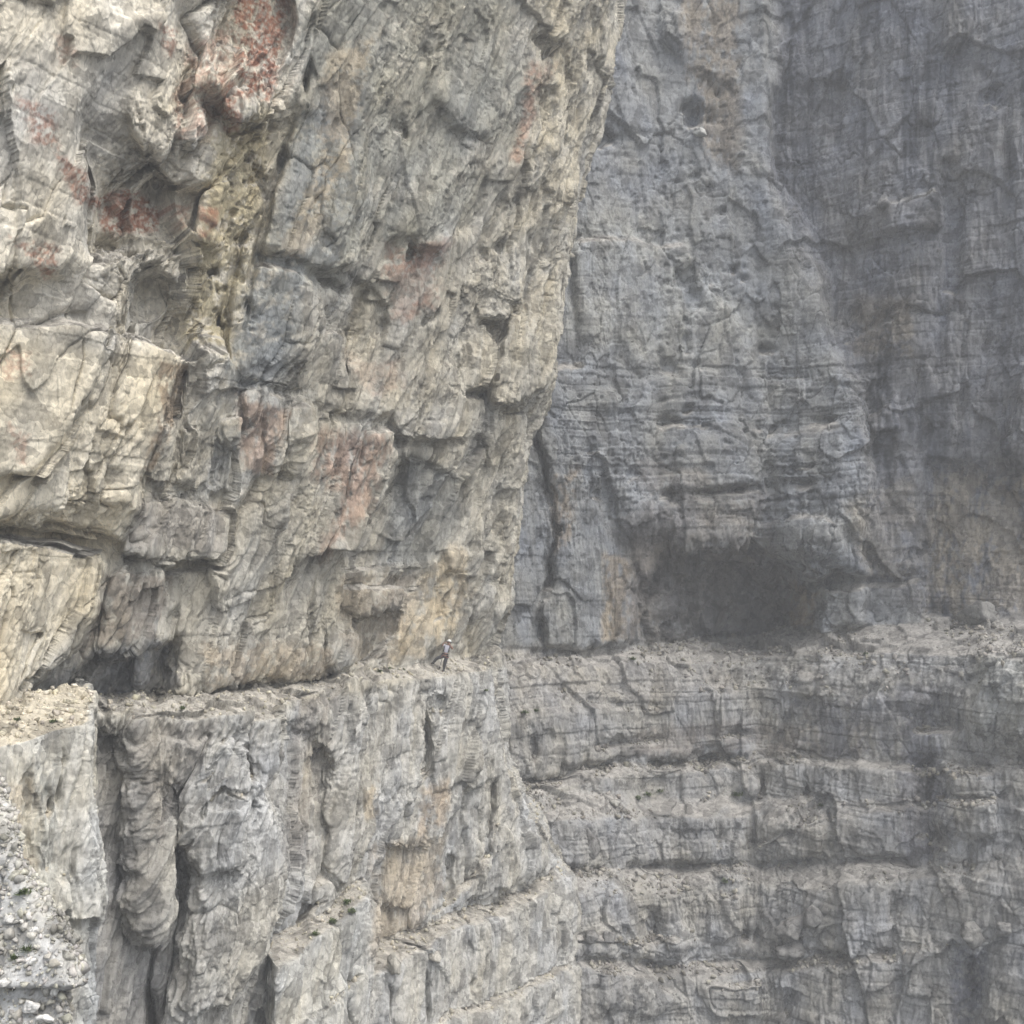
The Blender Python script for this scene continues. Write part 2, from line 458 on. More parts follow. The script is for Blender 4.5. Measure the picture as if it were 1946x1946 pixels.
# ------------------------------------------------------------------ materials
def rock_material(name, bump=0.35, grain=1.0):
    m = bpy.data.materials.new(name); m.use_nodes = True
    nt = m.node_tree; nd = nt.nodes; L = nt.links
    b = nd['Principled BSDF']
    b.inputs['Roughness'].default_value = 0.93
    b.inputs['Specular IOR Level'].default_value = 0.15
    tc = nd.new('ShaderNodeTexCoord')
    at = nd.new('ShaderNodeVertexColor'); at.layer_name = 'stone'
    n1 = nd.new('ShaderNodeTexNoise'); n1.inputs['Scale'].default_value = 7.0 * grain; n1.inputs['Detail'].default_value = 6; n1.inputs['Roughness'].default_value = .7
    n2 = nd.new('ShaderNodeTexNoise'); n2.inputs['Scale'].default_value = 1.1 * grain; n2.inputs['Detail'].default_value = 5; n2.inputs['Roughness'].default_value = .65
    mp = nd.new('ShaderNodeMapping'); mp.inputs['Scale'].default_value = (1, 1, .55)
    L.new(tc.outputs['Object'], mp.inputs[0]); L.new(mp.outputs[0], n1.inputs[0]); L.new(mp.outputs[0], n2.inputs[0])
    r1 = nd.new('ShaderNodeMapRange'); r1.inputs[1].default_value = .25; r1.inputs[2].default_value = .75; r1.inputs[3].default_value = .78; r1.inputs[4].default_value = 1.23
    L.new(n1.outputs[0], r1.inputs[0])
    r2 = nd.new('ShaderNodeMapRange'); r2.inputs[1].default_value = .3; r2.inputs[2].default_value = .7; r2.inputs[3].default_value = .84; r2.inputs[4].default_value = 1.14
    L.new(n2.outputs[0], r2.inputs[0])
    mu = nd.new('ShaderNodeMath'); mu.operation = 'MULTIPLY'
    L.new(r1.outputs[0], mu.inputs[0]); L.new(r2.outputs[0], mu.inputs[1])
    def joint(scale, width, dark, shear, rnd):
        mj = nd.new('ShaderNodeMapping'); mj.inputs['Rotation'].default_value = (0.05, shear, 0.1); mj.inputs['Scale'].default_value = (scale, scale, scale * .5)
        wz = nd.new('ShaderNodeTexNoise'); wz.inputs['Scale'].default_value = 2.2; wz.inputs['Detail'].default_value = 4
        wa = nd.new('ShaderNodeVectorMath'); wa.operation = 'MULTIPLY_ADD'; wa.inputs[1].default_value = (.35, .35, .35)
        L.new(tc.outputs['Object'], wz.inputs[0]); L.new(wz.outputs['Color'], wa.inputs[0]); L.new(tc.outputs['Object'], wa.inputs[2]); L.new(wa.outputs[0], mj.inputs[0])
        vo = nd.new('ShaderNodeTexVoronoi'); vo.feature = 'DISTANCE_TO_EDGE'; vo.inputs['Randomness'].default_value = rnd; vo.inputs['Scale'].default_value = 1.0
        L.new(mj.outputs[0], vo.inputs['Vector'])
        ms = nd.new('ShaderNodeTexNoise'); ms.inputs['Scale'].default_value = .8 * scale; ms.inputs['Detail'].default_value = 3
        L.new(tc.outputs['Object'], ms.inputs[0])
        wd = nd.new('ShaderNodeMapRange'); wd.inputs[1].default_value = .45; wd.inputs[2].default_value = .62; wd.inputs[3].default_value = 0.0; wd.inputs[4].default_value = width
        L.new(ms.outputs[0], wd.inputs[0])
        cr = nd.new('ShaderNodeMapRange'); cr.inputs[1].default_value = 0.0; cr.inputs[3].default_value = dark; cr.inputs[4].default_value = 1.0
        L.new(vo.outputs['Distance'], cr.inputs[0]); L.new(wd.outputs[0], cr.inputs[2])
        return cr
    j1 = joint(1.1, .045, .66, .3, 1.0); j2 = joint(3.0, .06, .8, -.2, .9)
    m2 = nd.new('ShaderNodeMath'); m2.operation = 'MULTIPLY'; L.new(j1.outputs[0], m2.inputs[0]); L.new(j2.outputs[0], m2.inputs[1])
    n3_ = nd.new('ShaderNodeTexNoise'); n3_.inputs['Scale'].default_value = 17.0; n3_.inputs['Detail'].default_value = 4; n3_.inputs['Roughness'].default_value = .75
    L.new(mp.outputs[0], n3_.inputs[0])
    r3 = nd.new('ShaderNodeMapRange'); r3.inputs[1].default_value = .30; r3.inputs[2].default_value = .46; r3.inputs[3].default_value = .74; r3.inputs[4].default_value = 1.0
    L.new(n3_.outputs[0], r3.inputs[0])
    m3 = nd.new('ShaderNodeMath'); m3.operation = 'MULTIPLY'; L.new(m2.outputs[0], m3.inputs[0]); L.new(r3.outputs[0], m3.inputs[1])
    m4 = nd.new('ShaderNodeMath'); m4.operation = 'MULTIPLY'; L.new(mu.outputs[0], m4.inputs[0]); L.new(m3.outputs[0], m4.inputs[1]); mu = m4
    mx = nd.new('ShaderNodeVectorMath'); mx.operation = 'SCALE'
    L.new(at.outputs['Color'], mx.inputs[0]); L.new(mu.outputs[0], mx.inputs['Scale'])
    L.new(mx.outputs[0], b.inputs['Base Color'])
    bp = nd.new('ShaderNodeBump'); bp.inputs['Strength'].default_value = bump; bp.inputs['Distance'].default_value = 0.06
    L.new(n1.outputs[0], bp.inputs['Height']); L.new(bp.outputs[0], b.inputs['Normal'])
    return m

def tag(o, label=None, cat=None, group=None, kind=None):
    if label: o['label'] = label
    if cat: o['category'] = cat
    if group: o['group'] = group
    if kind: o['kind'] = kind
    return o

GREY = (.37, .365, .335); CREAM = (.67, .625, .525); BLUE = (.27, .285, .28); OCHRE = (.52, .42, .28)
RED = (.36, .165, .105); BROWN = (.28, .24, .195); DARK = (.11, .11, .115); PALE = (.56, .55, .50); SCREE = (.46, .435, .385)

def stain_or_shade(C, pts, col, soft=25, k=1.0, brk=0.0, scale=40, seed=0, stretch=1.0):  # lays a colour patch: rock stains, and in places painted-in shade
    w, m = polymask(pts, soft)
    if brk:
        nz = fbm(GX[w] / scale, GY[w] / (scale * stretch), 0 * GX[w], 5, 100 + seed, .65)
        n2_ = fbm(GX[w] / 9, GY[w] / (9 * min(stretch, 2)), 0 * GX[w], 2, 140 + seed, .8)
        if col is RED: m = m * (.62 + .38 * sstep(-.2, .12, fbm(GX[w] / 6.5, GY[w] / 7.5, 0 * GX[w], 3, 180 + seed, .7)))
        m = m * sstep(-brk * .5, brk * .5, nz + .75 * n2_ + (m - .5) * 1.1 - 0.12)
    m = (m * k)[..., None]
    C[w] = C[w] * (1 - m) + np.array(col, np.float32) * m

def colmap(base):
    return np.tile(np.array(base, np.float32), (MN, MN, 1))

def sample_col(C, px, py):
    return np.stack([sample(C[..., i], px, py) for i in range(3)], -1)

def weight(parts, base=0.0):
    M = np.full((MN, MN), base, np.float32)
    for pts, val, soft in parts:
        w, m = polymask(pts, soft)
        M[w] = M[w] * (1 - m) + val * m
    return M

MAT_A = rock_material('cream_limestone', .7)
MAT_B = rock_material('grey_limestone', .7)

# ------------------------------------------------------------------ overhanging wall on the left, its ledge and the face below
nA = np.array((.8855, -.4646, 0.0)); tA = np.array((.4646, .8855, 0.0)); PA = np.array((-16.78, 36.0, 0.0))
def yA(px):
    p = np.clip(px, -240, 1250)
    return 1.0 / (1 / 36.0 + (1 / 66.0 - 1 / 36.0) * p / 940.0)
JA = [(-240, 1340), (20, 1335), (180, 1330), (300, 1322), (370, 1312), (550, 1291), (620, 1280), (700, 1272), (835, 1258), (910, 1244), (1000, 1235), (1200, 1225)]
RA = [(-240, 1355), (20, 1348), (150, 1352), (250, 1350), (400, 1356), (500, 1353), (560, 1332), (620, 1306), (700, 1297), (835, 1285), (930, 1272), (1000, 1264), (1200, 1250)]
LA1 = [(-240, 2500), (400, 2150), (560, 1935), (701, 1826), (781, 1779), (854, 1742), (919, 1721), (999, 1688), (1031, 1655), (1100, 1640), (1300, 1630)]
LA1b = [(-240, 2520), (400, 2170), (560, 1950), (701, 1846), (781, 1806), (854, 1772), (919, 1752), (999, 1718), (1031, 1685), (1100, 1670), (1300, 1660)]
LA2 = [(-240, 2600), (600, 2200), (846, 1920), (926, 1898), (999, 1855), (1071, 1826), (1150, 1800), (1300, 1780)]
LA2b = [(-240, 2610), (600, 2215), (846, 1942), (926, 1922), (999, 1879), (1071, 1848), (1150, 1822), (1300, 1800)]
n2 = np.array((.25, -.9682, 0.0)); t2 = np.array((.9682, .25, 0.0))
_, yDA = bands(nA, yA, JA, -11, [(RA, 72), (LA1, 3), (LA1b, 60), (LA2, 4), (LA2b, 58), ([(-240, 3000), (1300, 3000)], 5)])
yDA = np.clip(yDA, 12, 110)
DA = (n2[0] * RX + n2[1]) * yDA

def f(pts, d, gx=0, gy=0, soft=4): facet(DA, pts, d * 1.15, gx * 1.6, gy * 1.6, soft)
g = lambda *a, **k: groove(DA, *a, **k)
# --- upper left: cream bulges, grey undersides, red recesses
f([(-240, -240), (560, -240), (420, 0), (402, 83), (362, 145), (344, 181), (333, 253), (318, 300), (255, 330), (175, 362), (165, 480), (120, 520), (-240, 560)], .9, gy=.15, soft=10)
f([(214, 54), (300, 22), (319, 47), (283, 145), (250, 170), (250, 260), (290, 311), (232, 344), (174, 362), (145, 290), (145, 225), (174, 174), (210, 120)], -.35, gx=.15, gy=-.3, soft=7)
f([(145, 225), (250, 200), (262, 270), (290, 311), (232, 344), (174, 362), (140, 300)], -.25, gy=-.3, soft=10)
f([(163, 428), (181, 370), (261, 344), (290, 312), (326, 348), (400, 355), (362, 453), (297, 449), (160, 472)], -1.0, gy=.5, soft=4)
f([(150, 445), (300, 455), (390, 470), (300, 490), (230, 484), (150, 485)], -.6, gy=1.2, soft=4)
f([(100, 520), (165, 482), (228, 482), (240, 530), (225, 620), (195, 720), (150, 800), (60, 900), (-100, 900), (-100, 560)], .55, gx=.25, soft=6)
f([(272, 511), (330, 536), (340, 572), (319, 587), (261, 594)], -.95, gy=.5, soft=3)
f([(235, 560), (265, 520), (262, 600), (235, 700), (200, 760), (215, 640)], -.45, gx=-.3, soft=5)
f([(360, 480), (470, 440), (445, 560), (428, 690), (300, 670), (330, 600), (350, 560)], -.95, gx=.3, soft=8)
f([(300, 632), (420, 665), (425, 695), (330, 690)], .5, gy=.5, soft=6)
hole(DA, 406, 612, 9, 16, 1.4, .3); hole(DA, 392, 520, 22, 18, .9)
f([(335, 20), (420, 0), (545, -60), (560, 60), (505, 190), (430, 180), (400, 130), (380, 200), (345, 180)], -.8, gy=.1, soft=7)
f([(362, 188), (375, 110), (415, 85), (456, 100), (458, 150), (420, 185), (395, 190)], 1.0, gy=.4, soft=7)
f([(470, 175), (530, 60), (520, 190), (492, 250), (440, 245), (415, 200)], .7, gy=.5, soft=7)
f([(330, 200), (380, 180), (380, 260), (360, 285), (335, 262)], .5, gy=.5, soft=5)
f([(440, 250), (500, 240), (560, 190), (520, 360), (480, 470), (400, 450), (420, 350)], -.6, gx=.1, soft=12)
hole(DA, 490, 340, 24, 30, .7); hole(DA, 470, 300, 14, 12, .5); hole(DA, 415, 330, 12, 18, .5)
# --- smooth grey slab and the long leaning crack
g([(606, 20), (598, 47), (565, 203), (540, 290), (518, 362), (496, 453), (485, 507), (462, 600), (442, 681)], 6, .8)
f([(540, 290), (570, 205), (640, 240), (690, 200), (700, 330), (660, 500), (590, 520), (500, 490)], .35, gx=.2, gy=.25, soft=8)
f([(500, 482), (560, 492), (600, 512), (655, 553), (668, 530), (700, 545), (720, 572), (680, 575), (590, 548), (560, 520), (490, 505)], -.75, soft=5)
f([(483, 500), (545, 498), (586, 520), (584, 590), (572, 680), (445, 700), (470, 600)], .45, gx=.3, soft=6)
f([(585, 590), (640, 570), (735, 572), (690, 620), (660, 650), (600, 640)], -.7, gy=-.3, soft=6)
f([(640, 640), (690, 625), (730, 575), (735, 620), (680, 680), (640, 690)], -.6, soft=6)
hole(DA, 650, 697, 9, 10, 1.2); hole(DA, 757, 250, 15, 17, 1.2); hole(DA, 774, 475, 11, 19, 1.3, -.2); hole(DA, 920, 478, 13, 14, 1.0); hole(DA, 803, 105, 10, 8, .8)
hole(DA, 796, 608, 20, 8, .9, -.4); hole(DA, 848, 98, 5, 5, .5); hole(DA, 884, 98, 4, 4, .5); hole(DA, 945, 470, 9, 10, .7)
g([(808, 135), (795, 180), (778, 235), (762, 262)], 4, .5)
g([(690, 60), (655, 200), (610, 330), (560, 470)], 10, .3)
g([(830, 20), (838, 90), (862, 200)], 8, .25)
f([(690, 80), (760, 100), (742, 250), (690, 360), (640, 470), (620, 440), (680, 250)], .3, gx=-.3, soft=10)
f([(880, 60), (960, 50), (960, 200), (930, 270), (870, 250), (820, 180)], .4, gy=.4, soft=14)
f([(780, 240), (930, 280), (900, 350), (830, 480), (740, 450), (760, 330)], .45, gx=.2, gy=.3, soft=12)
f([(860, 330), (950, 330), (920, 420), (880, 450), (800, 460)], -.5, gy=-.3, soft=12)
f([(1000, 75), (1065, 85), (1040, 112), (1012, 118)], -.9, soft=4)
f([(1012, 118), (1045, 105), (1065, 170), (1040, 300), (1020, 290)], .35, gx=.4, soft=7)
f([(1020, 170), (1060, 160), (1050, 260), (1015, 280)], -.5, soft=6)
g([(1060, -40), (1065, 80), (1075, 180), (1062, 300)], 6, .4); g([(1110, -40), (1115, 100), (1095, 230), (1070, 360)], 5, .35)
g([(1020, 330), (960, 400), (900, 460), (870, 500)], 7, .45); g([(1000, 430), (1000, 520), (990, 600)], 6, .4)
f([(900, 480), (960, 470), (985, 560), (940, 620), (905, 590), (880, 540)], .6, gy=.4, soft=8)
f([(895, 545), (960, 560), (985, 590), (900, 595)], -.7, soft=6)
f([(908, 612), (962, 598), (948, 652), (926, 662), (915, 641)], -1.3, soft=4)
f([(955, 640), (1000, 560), (1050, 560), (1042, 700), (1020, 740), (930, 780), (930, 720)], 1.2, gx=.2, gy=.6, soft=8)
f([(930, 770), (1020, 735), (1010, 760), (985, 795), (940, 790)], -.9, gy=-.8, soft=4)
f([(870, 660), (915, 650), (928, 730), (925, 745), (872, 738)], .5, gy=.3, soft=6)
f([(866, 736), (925, 746), (922, 760), (866, 750)], -.9, soft=3)
f([(870, 760), (930, 760), (940, 800), (930, 840), (870, 830)], .5, gy=.3, soft=7)
f([(800, 700), (860, 690), (870, 740), (868, 835), (750, 835), (745, 790)], .55, gx=.1, gy=.25, soft=7)
f([(740, 826), (868, 836), (866, 850), (742, 848)], -.6, soft=5)
f([(580, 770), (745, 790), (745, 822), (650, 812), (580, 800)], -.45, gy=.5, soft=9)
# --- lower middle: leaning pillar and the alcoves beside it
f([(745, 820), (735, 900), (690, 980), (660, 1050), (640, 1190), (590, 1200), (605, 1080), (650, 960), (690, 830)], .7, gx=.2, soft=8)
f([(722, 911), (745, 864), (778, 867), (879, 904), (875, 976), (850, 1005), (825, 1067), (745, 1081), (647, 1085), (654, 1052), (690, 976)], -1.2, gx=.55, gy=.1, soft=5)
f([(650, 1085), (745, 1081), (820, 1070), (790, 1115), (700, 1120), (650, 1110)], -.9, gy=-1.2, soft=5)
f([(655, 1125), (780, 1115), (775, 1160), (660, 1165)], .2, gy=.4, soft=6)
f([(660, 1162), (770, 1163), (745, 1210), (690, 1262), (668, 1262)], -1.1, gx=.5, gy=.2, soft=6)
f([(812, 1120), (842, 1120), (838, 1175), (808, 1190)], -.8, soft=6)
f([(845, 1045), (903, 1045), (900, 1095), (845, 1095)], .5, soft=6); g([(840, 1098), (925, 1102), (960, 1105)], 5, .5)
f([(620, 1200), (675, 1195), (675, 1262), (640, 1268), (620, 1258)], .6, gy=.2, soft=6)
g([(880, 900), (872, 980), (850, 1040)], 5, .4); g([(905, 980), (905, 1100), (880, 1200)], 5, .45); g([(940, 870), (935, 960), (945, 1090)], 5, .4)
f([(855, 1130), (890, 1120), (885, 1220), (860, 1230)], -.5, gx=.5, soft=5); f([(925, 1130), (958, 1130), (960, 1165), (930, 1170)], .4, soft=5)
# --- left: cream nose over the ledge, columns, roofs
nose = [(337, 690), (312, 795), (283, 867), (268, 925), (261, 976), (236, 1022), (150, 1012), (60, 1005), (-240, 1010), (-240, 600), (200, 620)]
f(nose, 1.5, gx=.15, gy=.25, soft=6)
f([(-240, 965), (25, 980), (130, 958), (250, 962), (262, 985), (240, 1022), (160, 1014), (60, 1008), (-240, 1008)], -.6, gy=-.8, soft=8)
f([(-240, 1035), (60, 1025), (196, 1050), (185, 1114), (159, 1164), (120, 1219), (72, 1284), (14, 1338), (-240, 1400)], 2.3, gx=-.2, gy=.1, soft=6)
f([(30, 1190), (80, 1195), (60, 1250), (20, 1320), (0, 1320)], -.5, gx=-.5, soft=5)
f([(319, 697), (351, 702), (345, 800), (310, 800)], -.8, soft=4)
for x0, x1, y0, y1, dd in ((285, 312, 810, 930, .35), (335, 365, 820, 925, .45), (372, 395, 770, 920, .3), (405, 440, 800, 940, .5), (450, 480, 760, 900, .25), (490, 520, 760, 890, .4), (530, 566, 780, 900, .55), (500, 530, 910, 1000, .3)):
    f([(x0 + 14, y0), (x1 + 10, y0), (x1, y1), (x0 - 6, y1)], dd, gx=.6, soft=4)
f([(445, 720), (575, 745), (565, 760), (440, 742)], -.4, soft=6)
f([(268, 951), (373, 951), (435, 987), (428, 1041), (406, 1062), (232, 1047), (246, 1001)], .75, gy=.4, soft=5)
f([(236, 1045), (410, 1062), (398, 1078), (330, 1087), (235, 1070)], -.75, soft=5)
f([(205, 1090), (330, 1095), (350, 1200), (300, 1218), (185, 1230), (195, 1150)], .5, gx=-.2, gy=.2, soft=6)
f([(305, 1165), (335, 1160), (338, 1300), (300, 1300)], -.6, soft=6); hole(DA, 412, 1152, 9, 14, 1.2)
f([(80, 1312), (180, 1236), (300, 1218), (350, 1222), (345, 1262), (312, 1312), (180, 1332)], -1.0, gy=-.3, soft=7)
f([(255, 1225), (275, 1230), (275, 1290), (250, 1290)], .7, soft=6); f([(310, 1230), (340, 1235), (345, 1300), (315, 1290)], .6, soft=6)
f([(345, 1200), (545, 1200), (620, 1240), (620, 1278), (550, 1289), (370, 1310), (330, 1300)], .35, gy=.35, soft=7)
g([(-50, 1338), (20, 1335), (180, 1331), (300, 1323), (370, 1313), (550, 1292), (625, 1280)], 9, 2.4, False)
g([(560, 1040), (545, 1110), (520, 1150)], 6, .4); g([(580, 1120), (575, 1200), (585, 1262)], 5, .5); g([(610, 1150), (618, 1260)], 4, .4)
g([(420, 1080), (440, 1180), (430, 1280)], 5, .25); g([(345, 1215), (470, 1215), (610, 1212)], 4, .35)
# --- face below the ledge: gully, wedge, pillars
f([(165, 1372), (240, 1362), (252, 1480), (262, 1700), (290, 1790), (300, 1960), (300, 2180), (100, 2180), (120, 1400)], -1.3, gx=-.2, soft=10)
f([(240, 1362), (470, 1352), (440, 1410), (355, 1500), (318, 1610), (300, 1590), (268, 1470), (248, 1420)], .35, gx=.15, gy=-.25, soft=7)
f([(254, 1478), (276, 1474), (317, 1583), (313, 1681), (294, 1775), (280, 1762), (252, 1681), (248, 1536)], .35, gx=-.2, gy=.03, soft=5)
g([(250, 1478), (277, 1474), (300, 1535), (318, 1590), (316, 1690)], 4, .35)
g([(430, 1415), (392, 1470), (357, 1500), (340, 1560)], 5, .4)
g([(400, 1380), (365, 1440), (352, 1500)], 4, .3)
f([(318, 1480), (356, 1490), (348, 1560), (378, 1660), (322, 1930), (300, 2180), (270, 2180), (285, 1790), (312, 1680)], -1.15, soft=10)
f([(355, 1500), (427, 1409), (471, 1481), (489, 1529), (543, 1565), (547, 1681), (507, 1790), (471, 1862), (435, 1905), (319, 1927), (350, 1790), (377, 1663), (350, 1570)], .9, gx=.22, gy=-.03, soft=12)
f([(320, 1620), (378, 1600), (392, 1700), (372, 1850), (330, 1930), (318, 1930)], -.5, gx=.8, soft=8)
f([(464, 1362), (530, 1360), (545, 1400), (540, 1560), (480, 1530), (464, 1480)], .8, gx=.7, soft=6)
g([(462, 1366), (466, 1430), (470, 1476)], 5, .6)
f([(360, 1560), (420, 1500), (465, 1520), (460, 1650), (380, 1655)], .3, gx=.3, soft=5)
f([(540, 1372), (590, 1385), (622, 1450), (612, 1660), (560, 1690), (546, 1640), (548, 1560), (500, 1500), (530, 1450)], -1.2, soft=20)
f([(505, 1790), (545, 1700), (560, 1680), (600, 1700), (545, 1795), (515, 1805)], -1.4, soft=10)
g([(701, 1824), (781, 1777), (854, 1740), (919, 1719), (999, 1686), (1031, 1653)], 9, 1.6, False); g([(846, 1918), (926, 1896), (999, 1853), (1071, 1824)], 7, .8)
f([(545, 1798), (600, 1760), (690, 1680), (706, 1740), (705, 1800), (680, 1880), (640, 2180), (510, 2180), (515, 1810)], 1.7, gx=.2, gy=-.05, soft=7)
f([(470, 1870), (512, 1810), (512, 2180), (430, 2180)], -.9, soft=10)
for x0, y0, x1, y1, dp, wd in ((800, 1318, 798, 1515, 1.1, 10), (690, 1310, 672, 1560, .5, 7), (740, 1300, 735, 1480, .4, 6), (880, 1330, 900, 1480, .5, 6), (925, 1380, 930, 1700, .35, 11), (900, 1500, 890, 1690, .5, 7), (845, 1620, 850, 1720, .7, 8), (805, 1840, 798, 2100, .8, 6), (890, 1785, 888, 1925, .6, 5), (730, 1850, 735, 2100, .5, 6), (770, 1860, 778, 2050, .4, 5), (850, 1790, 845, 1910, .35, 5), (645, 1800, 650, 2100, .5, 6), (600, 1830, 590, 2100, .4, 6)):
    g([(x0, y0), ((x0 + x1) / 2 + 6, (y0 + y1) / 2), (x1, y1)], wd, dp)
f([(690, 1500), (800, 1485), (790, 1520), (690, 1512)], -.3, soft=5)
f([(812, 1315), (850, 1330), (842, 1362), (815, 1350)], -.8, soft=5)
f([(720, 1590), (781, 1608), (817, 1583), (875, 1496), (930, 1480), (930, 1620), (860, 1720), (781, 1775), (705, 1822), (709, 1640)], -1.1, gx=.15, gy=.1, soft=5)
f([(712, 1710), (774, 1710), (774, 1790), (712, 1820)], -.9, gx=.6, soft=5)
f([(930, 1560), (1024, 1594), (1033, 1637), (1000, 1685), (920, 1715), (900, 1600)], .6, gx=.3, gy=.2, soft=8)
f([(600, 1340), (650, 1310), (690, 1400), (700, 1590), (640, 1680), (610, 1600), (630, 1450)], .5, gx=.2, soft=10)

EA = [(-400, 1215), (-100, 1190), (0, 1169), (36, 1171), (83, 1158), (138, 1151), (188, 1129), (232, 1111), (290, 1096), (344, 1086), (391, 1078), (435, 1066), (507, 1060), (565, 1055), (616, 1051), (670, 1040), (715, 1040), (737, 1022), (773, 995), (790, 979), (820, 977), (867, 975), (940, 970), (994, 968), (1041, 968), (1103, 964), (1150, 960), (1168, 942), (1215, 922), (1244, 912), (1256, 925), (1262, 936), (1340, 940), (1450, 952), (1480, 956), (1529, 979), (1565, 995), (1594, 1026), (1637, 1037), (1685, 1075), (1750, 1080), (1826, 1072), (1860, 1085), (1946, 1088), (2200, 1095)]
EA_y = [p[0] for p in EA]; EA = [(p[1], p[0]) for p in EA]
def s_grid(lo, hi, n, k0, k1):
    u = np.linspace(0, 1, n)
    a = k0; b = k1
    s = (np.exp(np.log(b / a) * u) - 1) / (b / a - 1)
    return lo + (hi - lo) * s
wA = make_wall(t2, n2, PA, s_grid(-4.5, 32, int(900 * Q), 30, 62), -30, 40, int(1060 * Q), DA, edge=EA, edge_slope=3.0)

# ------------------------------------------------------------------ relief
def finish(w, lean, weights, amp=1.0, tn=None, tall=1.0):
    w.lean = lean
    w.rt, w.rn = tn or (w.t, w.n)
    u = w.P @ w.rt - lean * w.P[..., 2]; v = w.P[..., 2]; gg = (w.P @ w.rn)
    d = rock_relief(w, (u.astype(np.float32), v.astype(np.float32), gg.astype(np.float32)), weights, amp, tall)
    w.P = w.P + (w.Nd * d[..., None]).astype(np.float32)
    w.N = vnormals(w.P, w.T)
    w.px, w.py = project(w.P[..., 0], w.P[..., 1], w.P[..., 2])

UL = [(-240, -240), (600, -240), (600, 100), (500, 420), (430, 700), (330, 700), (200, 1050), (-240, 1400)]
MIDG = [(600, -240), (1000, -240), (1000, 400), (850, 560), (600, 560), (480, 700), (470, 520), (560, 200)]
LOWA = [(-240, 1350), (200, 1350), (500, 1355), (930, 1272), (1100, 1250), (1100, 2200), (-240, 2200)]
EDGE = [(1000, -240), (1200, -240), (1100, 400), (1060, 700), (970, 1000), (960, 1200), (860, 1200), (900, 800), (950, 400)]
Wb = weight([(UL, 1.25, 40), (MIDG, .55, 40), (LOWA, .75, 20)], .95)
Wf = weight([(UL, .15, 40), (MIDG, .25, 40), (EDGE, 1.0, 30), (LOWA, 1.2, 15)], .55)
Wrb = weight([(UL, .25, 40), (MIDG, .55, 40), (EDGE, .9, 30), (LOWA, .5, 20), ([(430, 760), (900, 700), (960, 1230), (500, 1260)], 1.5, 40)], .8)
Wbd = weight([(UL, .3, 40), (MIDG, .1, 40), (LOWA, .35, 20)], .25)
Wp = weight([(MIDG, .35, 40), ([(400, 200), (560, 150), (480, 650), (380, 650)], 1.2, 20)], .12)
finish(wA, .36, dict(block=sample(Wb, wA.px, wA.py), flute=sample(Wf, wA.px, wA.py) * (1 - sstep(.5, .8, wA.up)), bed=sample(Wbd, wA.px, wA.py), rib=sample(Wrb, wA.px, wA.py), calm=sample(weight([([(800, 1242), (905, 1240), (905, 1290), (800, 1296)], .3, 16)], 1.0), wA.px, wA.py), pit=sample(Wp, wA.px, wA.py)), 1.0, (tA, nA), 1.5)

# stains on the left wall, plus shade painted into some patches
CA = colmap((.475, .45, .385))
stain_or_shade(CA, UL, CREAM, 60)
stain_or_shade(CA, [(-240, 600), (337, 690), (260, 980), (160, 1160), (20, 1340), (-240, 1400)], (.68, .62, .49), 20)
stain_or_shade(CA, [(430, -240), (1000, -240), (1010, 200), (930, 400), (700, 600), (600, 560), (480, 480), (560, 200)], (.34, .335, .29), 50, .9, 1.2, 90, 1)
stain_or_shade(CA, [(560, 200), (700, 160), (690, 400), (650, 520), (560, 480), (500, 480)], BLUE, 30, .7, .9, 60, 2)
stain_or_shade(CA, [(483, 470), (580, 500), (580, 690), (450, 760), (430, 700)], BLUE, 14, .85, .8, 50, 3)
stain_or_shade(CA, [(440, 700), (600, 640), (600, 800), (450, 960), (380, 940), (400, 760)], (.36, .36, .34), 25, .7, .9, 50, 4)
stain_or_shade(CA, [(620, 100), (720, 60), (660, 330), (560, 520), (530, 480), (600, 300)], OCHRE, 16, .5, 1.0, 60, 5)
stain_or_shade(CA, [(400, 240), (520, 200), (500, 420), (430, 680), (330, 660), (380, 400)], (.46, .40, .25), 25, .75, .8, 40, 6)
stain_or_shade(CA, [(214, 54), (300, 22), (319, 47), (283, 145), (250, 170), (250, 260), (290, 311), (232, 344), (174, 362), (145, 290), (145, 225), (174, 174), (210, 120)], (.40, .375, .32), 10, .85, .9, 60, 50)  # grey underside of the bulge: its shade is painted into the colour
stain_or_shade(CA, [(360, 80), (440, 40), (440, 200), (400, 260), (330, 280), (325, 200)], RED, 14, .55, .8, 26, 7)
stain_or_shade(CA, [(445, -20), (548, -60), (545, 60), (520, 200), (470, 190), (440, 120)], RED, 12, .95, .7, 26, 8)
stain_or_shade(CA, [(410, 150), (470, 170), (455, 260), (420, 250)], RED, 9, .9, .6, 20, 9)
stain_or_shade(CA, [(165, 380), (250, 350), (300, 400), (300, 448), (200, 445)], RED, 8, .95, .5, 26, 10)
stain_or_shade(CA, [(30, 180), (110, 210), (110, 290), (60, 270)], RED, 14, .75, .9, 16, 11); stain_or_shade(CA, [(95, 290), (160, 320), (180, 400), (150, 390)], RED, 9, .8, .9, 14, 12)
stain_or_shade(CA, [(20, 450), (110, 460), (112, 520), (80, 540), (50, 480)], RED, 12, .75, .9, 14, 13); stain_or_shade(CA, [(10, 660), (60, 670), (60, 720), (0, 720)], RED, 9, .5, .9, 14, 14)
stain_or_shade(CA, [(20, 800), (60, 830), (50, 890), (25, 880)], RED, 9, .5, .9, 16, 15); stain_or_shade(CA, [(100, 60), (160, 80), (150, 130), (110, 120)], RED, 10, .5, .9, 14, 16)
stain_or_shade(CA, [(300, 40), (340, 60), (330, 110), (300, 100)], RED, 7, .7, .7, 16, 17)
